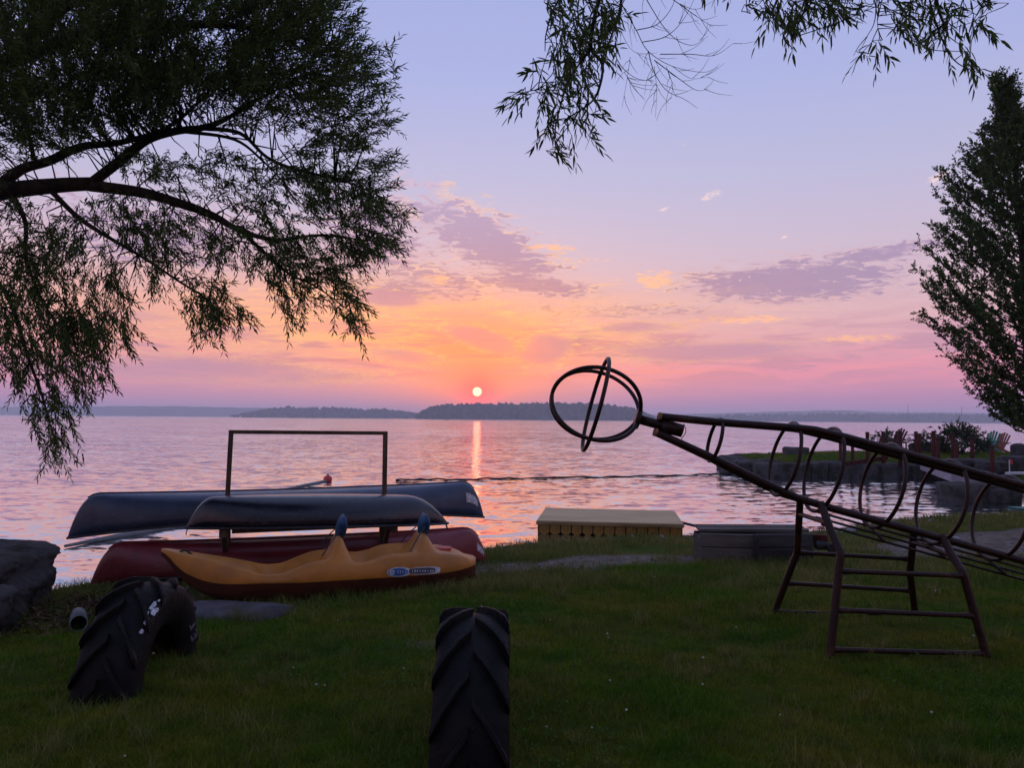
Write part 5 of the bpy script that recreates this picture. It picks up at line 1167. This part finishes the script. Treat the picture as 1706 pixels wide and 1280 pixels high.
# ------------------------------------------------------------------ grass, weeds, clover, pebbles
g = np.random.default_rng(41)
def inframe(x, y, m=0.06): return np.abs(x) < (853.0 / F_PX + m) * y + 0.25
def blades(x, y, h, w, lean, g):
    z = ground_z(x, y) - 0.004; n = len(x); a = g.uniform(0, 6.283, n); b_ = np.stack([x, y, z], 1)
    la = g.uniform(0, 6.283, n); ld = np.stack([np.cos(la), np.sin(la), np.zeros(n)], 1) * (h * lean)[:, None]; s = np.stack([np.cos(a), np.sin(a), np.zeros(n)], 1) * (w / 2)[:, None]
    up_ = np.array([0, 0, 1.0]) * h[:, None]; m = b_ + ld * 0.35 + up_ * 0.6; tp = b_ + ld + up_ * 0.95
    V = np.stack([b_ - s, b_ + s, m + s * 0.75, m - s * 0.75, tp], 1).reshape(-1, 3); k = np.arange(n) * 5
    return V, np.concatenate([np.stack([k, k + 1, k + 2], 1), np.stack([k, k + 2, k + 3], 1), np.stack([k + 3, k + 2, k + 4], 1)])
N = 380000
u_ = g.uniform(0, 1, N); y = 2.55 * (9.6 / 2.55) ** u_; x = g.uniform(-1, 1, N) * (0.70 * y + 0.3)
d = dirt_at(x, y); pn = fbm(x * 2.2, y * 2.2, 61); ok = (g.uniform(size=N) > d * 1.25) & (shore_s(x, y)[0] > 0.35)
x, y, pn = x[ok], y[ok], pn[ok]
cl_ = vnoise(x * 9, y * 9, 66); h = (0.016 + 0.05 * np.clip(pn - 0.2, 0, 1) + 0.04 * np.clip(cl_ - 0.5, 0, 1)) * g.uniform(0.5, 1.4, len(x)); w = 0.0030 * (y / 4.0) ** 0.85 * g.uniform(0.7, 1.4, len(x))
V1_, F1_ = blades(x, y, h, w, g.uniform(0.2, 1.1, len(x)), g)
gmat = bpy.data.materials.new('grass_blade'); gmat.use_nodes = True; t = NT(gmat.node_tree); b = t.n['Principled BSDF']
ge = t.n.new('ShaderNodeNewGeometry'); rp_ = ge.outputs['Random Per Island']; po = ge.outputs['Position']
big = t.step(t.noise(po, 0.9, 5, 0.6), 0.35, 0.66); md = t.step(t.noise(po, 3.5, 4, 0.6), 0.4, 0.64)
c_ = t.mix(big, (0.08, 0.18, 0.010, 1), (0.20, 0.195, 0.020, 1)); c_ = t.mix(t.mul(md, 0.6), c_, (0.04, 0.12, 0.007, 1))
c_ = t.mix(t.mul(t.step(rp_, 0.86, 0.95), 0.8), c_, (0.15, 0.13, 0.055, 1)); kk = t.add(0.6, t.mul(rp_, 0.8)); c_ = t.mix(1.0, c_, t.vec(kk, kk, kk), 'MULTIPLY')
t.l.new(c_, b.inputs['Base Color']); b.inputs['Roughness'].default_value = 0.7; b.inputs['Specular IOR Level'].default_value = 0.05
trn = t.n.new('ShaderNodeBsdfTranslucent'); t.l.new(c_, trn.inputs[0]); mxs = t.n.new('ShaderNodeMixShader'); mxs.inputs[0].default_value = 0.35
t.l.new(b.outputs[0], mxs.inputs[1]); t.l.new(trn.outputs[0], mxs.inputs[2]); t.l.new(mxs.outputs[0], t.n['Material Output'].inputs['Surface'])
def stuff(name, V, F_, m, label=None):
    o = link(name, mk(name, V, F_, m)); o['kind'] = 'stuff'
    if label: o['label'] = label
    return o
stuff('lawn_grass', V1_, F1_, gmat, 'short mown grass of the lawn')
# longer weeds along the shore, round the feet of things and on the far bank
def ring_pts(cx, cy, rx, ry, n): a = g.uniform(0, 6.283, n); r = g.uniform(0.9, 1.25, n); return cx + rx * r * np.cos(a), cy + ry * r * np.sin(a)
X, Y_ = [], []
n = 190000; yy = g.uniform(7.0, 19, n); xx = g.uniform(-0.75, 0.78, n) * yy; s1 = shore_s(xx, yy)[0]; dn = fbm(xx * 1.2, yy * 1.2, 71)
k = (s1 > 0.15) & (s1 < 5.2) & (dn > 0.31 + 0.03 * np.clip(s1, 0, 3)) & (dirt_at(xx, yy) < 0.62); X.append(xx[k]); Y_.append(yy[k])
for cx, cy, rx, ry, n in ((-4.3, 6.2, 0.75, 0.6, 700), (-3.7, 7.0, 0.3, 0.5, 500), (c0[0] + 0.6, c0[1] + 0.2, 0.9, 0.5, 900), (-0.18, 3.72, 0.2, 0.6, 500), (-2.1, 4.62, 0.2, 0.6, 500), (-1.8, 7.1, 1.4, 0.32, 1500), (-0.2, 9.5, 0.5, 0.4, 500), (sc0[0], sc0[1], 0.5, 0.3, 400)):
    a_, b_ = ring_pts(cx, cy, rx, ry, n); X.append(a_); Y_.append(b_)
for i in range(420):
    cy = 2.9 * (8.6 / 2.9) ** g.uniform(0, 1); cx = g.uniform(-0.68, 0.68) * cy; n = int(g.uniform(15, 60)); r_ = g.uniform(0.02, 0.07)
    X.append(cx + g.normal(size=n) * r_); Y_.append(cy + g.normal(size=n) * r_)
X, Y_ = np.concatenate(X), np.concatenate(Y_)
h = g.uniform(0.04, 0.13, len(X)) * (0.5 + fbm(X, Y_, 81)); V2_, F2_ = blades(X, Y_, h, 0.0045 * (Y_ / 6) ** 0.8, g.uniform(0.2, 1.0, len(X)), g)
wmat = gmat.copy(); wmat.name = 'shore_weed'; [setattr(nd.inputs[6], 'default_value', (0.13, 0.16, 0.03, 1)) or setattr(nd.inputs[7], 'default_value', (0.26, 0.22, 0.08, 1)) for nd in wmat.node_tree.nodes if nd.type == 'MIX' and tuple(round(c, 3) for c in nd.inputs[7].default_value)[:2] == (0.2, 0.195)]
stuff('shore_weeds', V2_, F2_, wmat, 'longer rough weeds along the shore')
n = 26000; xx = g.uniform(7.2, 24, n); yy = g.uniform(25.5, 31.2, n); k = shore_s(xx, yy)[1] > 0.45; xx, yy = xx[k], yy[k]
V3_, F3_ = blades(xx, yy, g.uniform(0.03, 0.08, len(xx)), np.full(len(xx), 0.018), g.uniform(0.2, 1, len(xx)), g); stuff('jetty_grass', V3_, F3_, gmat, 'mown grass on top of the jetty')
# clover: leaflets in patches and a few pale flower heads
n = 9000; y = 2.7 * (8.0 / 2.7) ** g.uniform(0, 1, n); x = g.uniform(-0.68, 0.68, n) * y; k = (fbm(x * 1.3, y * 1.3, 91) > 0.57) & (dirt_at(x, y) < 0.4); x, y = x[k], y[k]; n = len(x)
b_ = np.stack([x, y, ground_z(x, y) + g.uniform(0.02, 0.05, n)], 1); a = g.uniform(0, 6.28, n); dl = np.stack([np.cos(a), np.sin(a), g.uniform(-0.2, 0.3, n)], 1)
V4_, F4_ = leaves(b_, unit(dl), unit(g.normal(size=(n, 3)) * 0.3 + [0, 0, 1.0]), g.uniform(0.014, 0.026, n), g.uniform(0.012, 0.02, n)); stuff('clover_leaves', V4_, F4_, M['leaflet'], 'clover leaves among the lawn grass')
bm = bmesh.new(); bmesh.ops.create_icosphere(bm, subdivisions=1, radius=1.0); iv = np.array([v.co[:] for v in bm.verts]); if_ = np.array([[v.index for v in f.verts] for f in bm.faces]); bm.free()
def blobs(x, y, r, lift, sq=0.8):
    z = ground_z(x, y) + lift; V = (iv[None] * r[:, None, None] * np.array([1, 1, sq]) * g.uniform(0.8, 1.2, (len(x), len(iv), 1)) + np.stack([x, y, z], 1)[:, None]).reshape(-1, 3)
    return V, (if_[None] + (np.arange(len(x)) * len(iv))[:, None, None]).reshape(-1, 3)
n = 60; y = 2.8 * (8.0 / 2.8) ** g.uniform(0, 1, n); x = g.uniform(-0.66, 0.66, n) * y; k = (dirt_at(x, y) < 0.4) & (fbm(x * 1.2, y * 1.2, 95) > 0.42); x, y = x[k], y[k]
V5_, F5_ = blobs(x, y, g.uniform(0.004, 0.0085, len(x)), g.uniform(0.035, 0.06, len(x))); stuff('clover_flowers', V5_, F5_, M['clover'], 'tiny pale clover flower heads in the lawn')
n = 9000; yy = g.uniform(7.5, 18.5, n); xx = g.uniform(-0.72, 0.75, n) * yy; s1 = shore_s(xx, yy)[0]; k = (np.abs(s1 - 0.1) < 0.55) | ((dirt_at(xx, yy) > 0.7) & (g.uniform(size=n) < 0.35)); xx, yy = xx[k], yy[k]
V6_, F6_ = blobs(xx, yy, np.exp(g.normal(size=len(xx)) * 0.5) * 0.018, 0.0, 0.55); stuff('shore_pebbles', V6_, F6_, M['pebble'], 'loose pebbles along the waterline')
n = 2600; xx = -3.75 + g.normal(size=n) * 0.35; yy = 6.75 + g.normal(size=n) * 0.45; b_ = np.stack([xx, yy, ground_z(xx, yy) + g.uniform(0, 0.05, n)], 1)
V7_, F7_ = leaves(b_, unit(g.normal(size=(n, 3)) * [1, 1, 0.3]), unit(g.normal(size=(n, 3)) * 0.5 + [0, 0, 1.0]), g.uniform(0.04, 0.09, n), g.uniform(0.015, 0.03, n)); stuff('fallen_leaves', V7_, F7_, M['straw'], 'brown fallen leaves and weed between boulder and tyre arch')
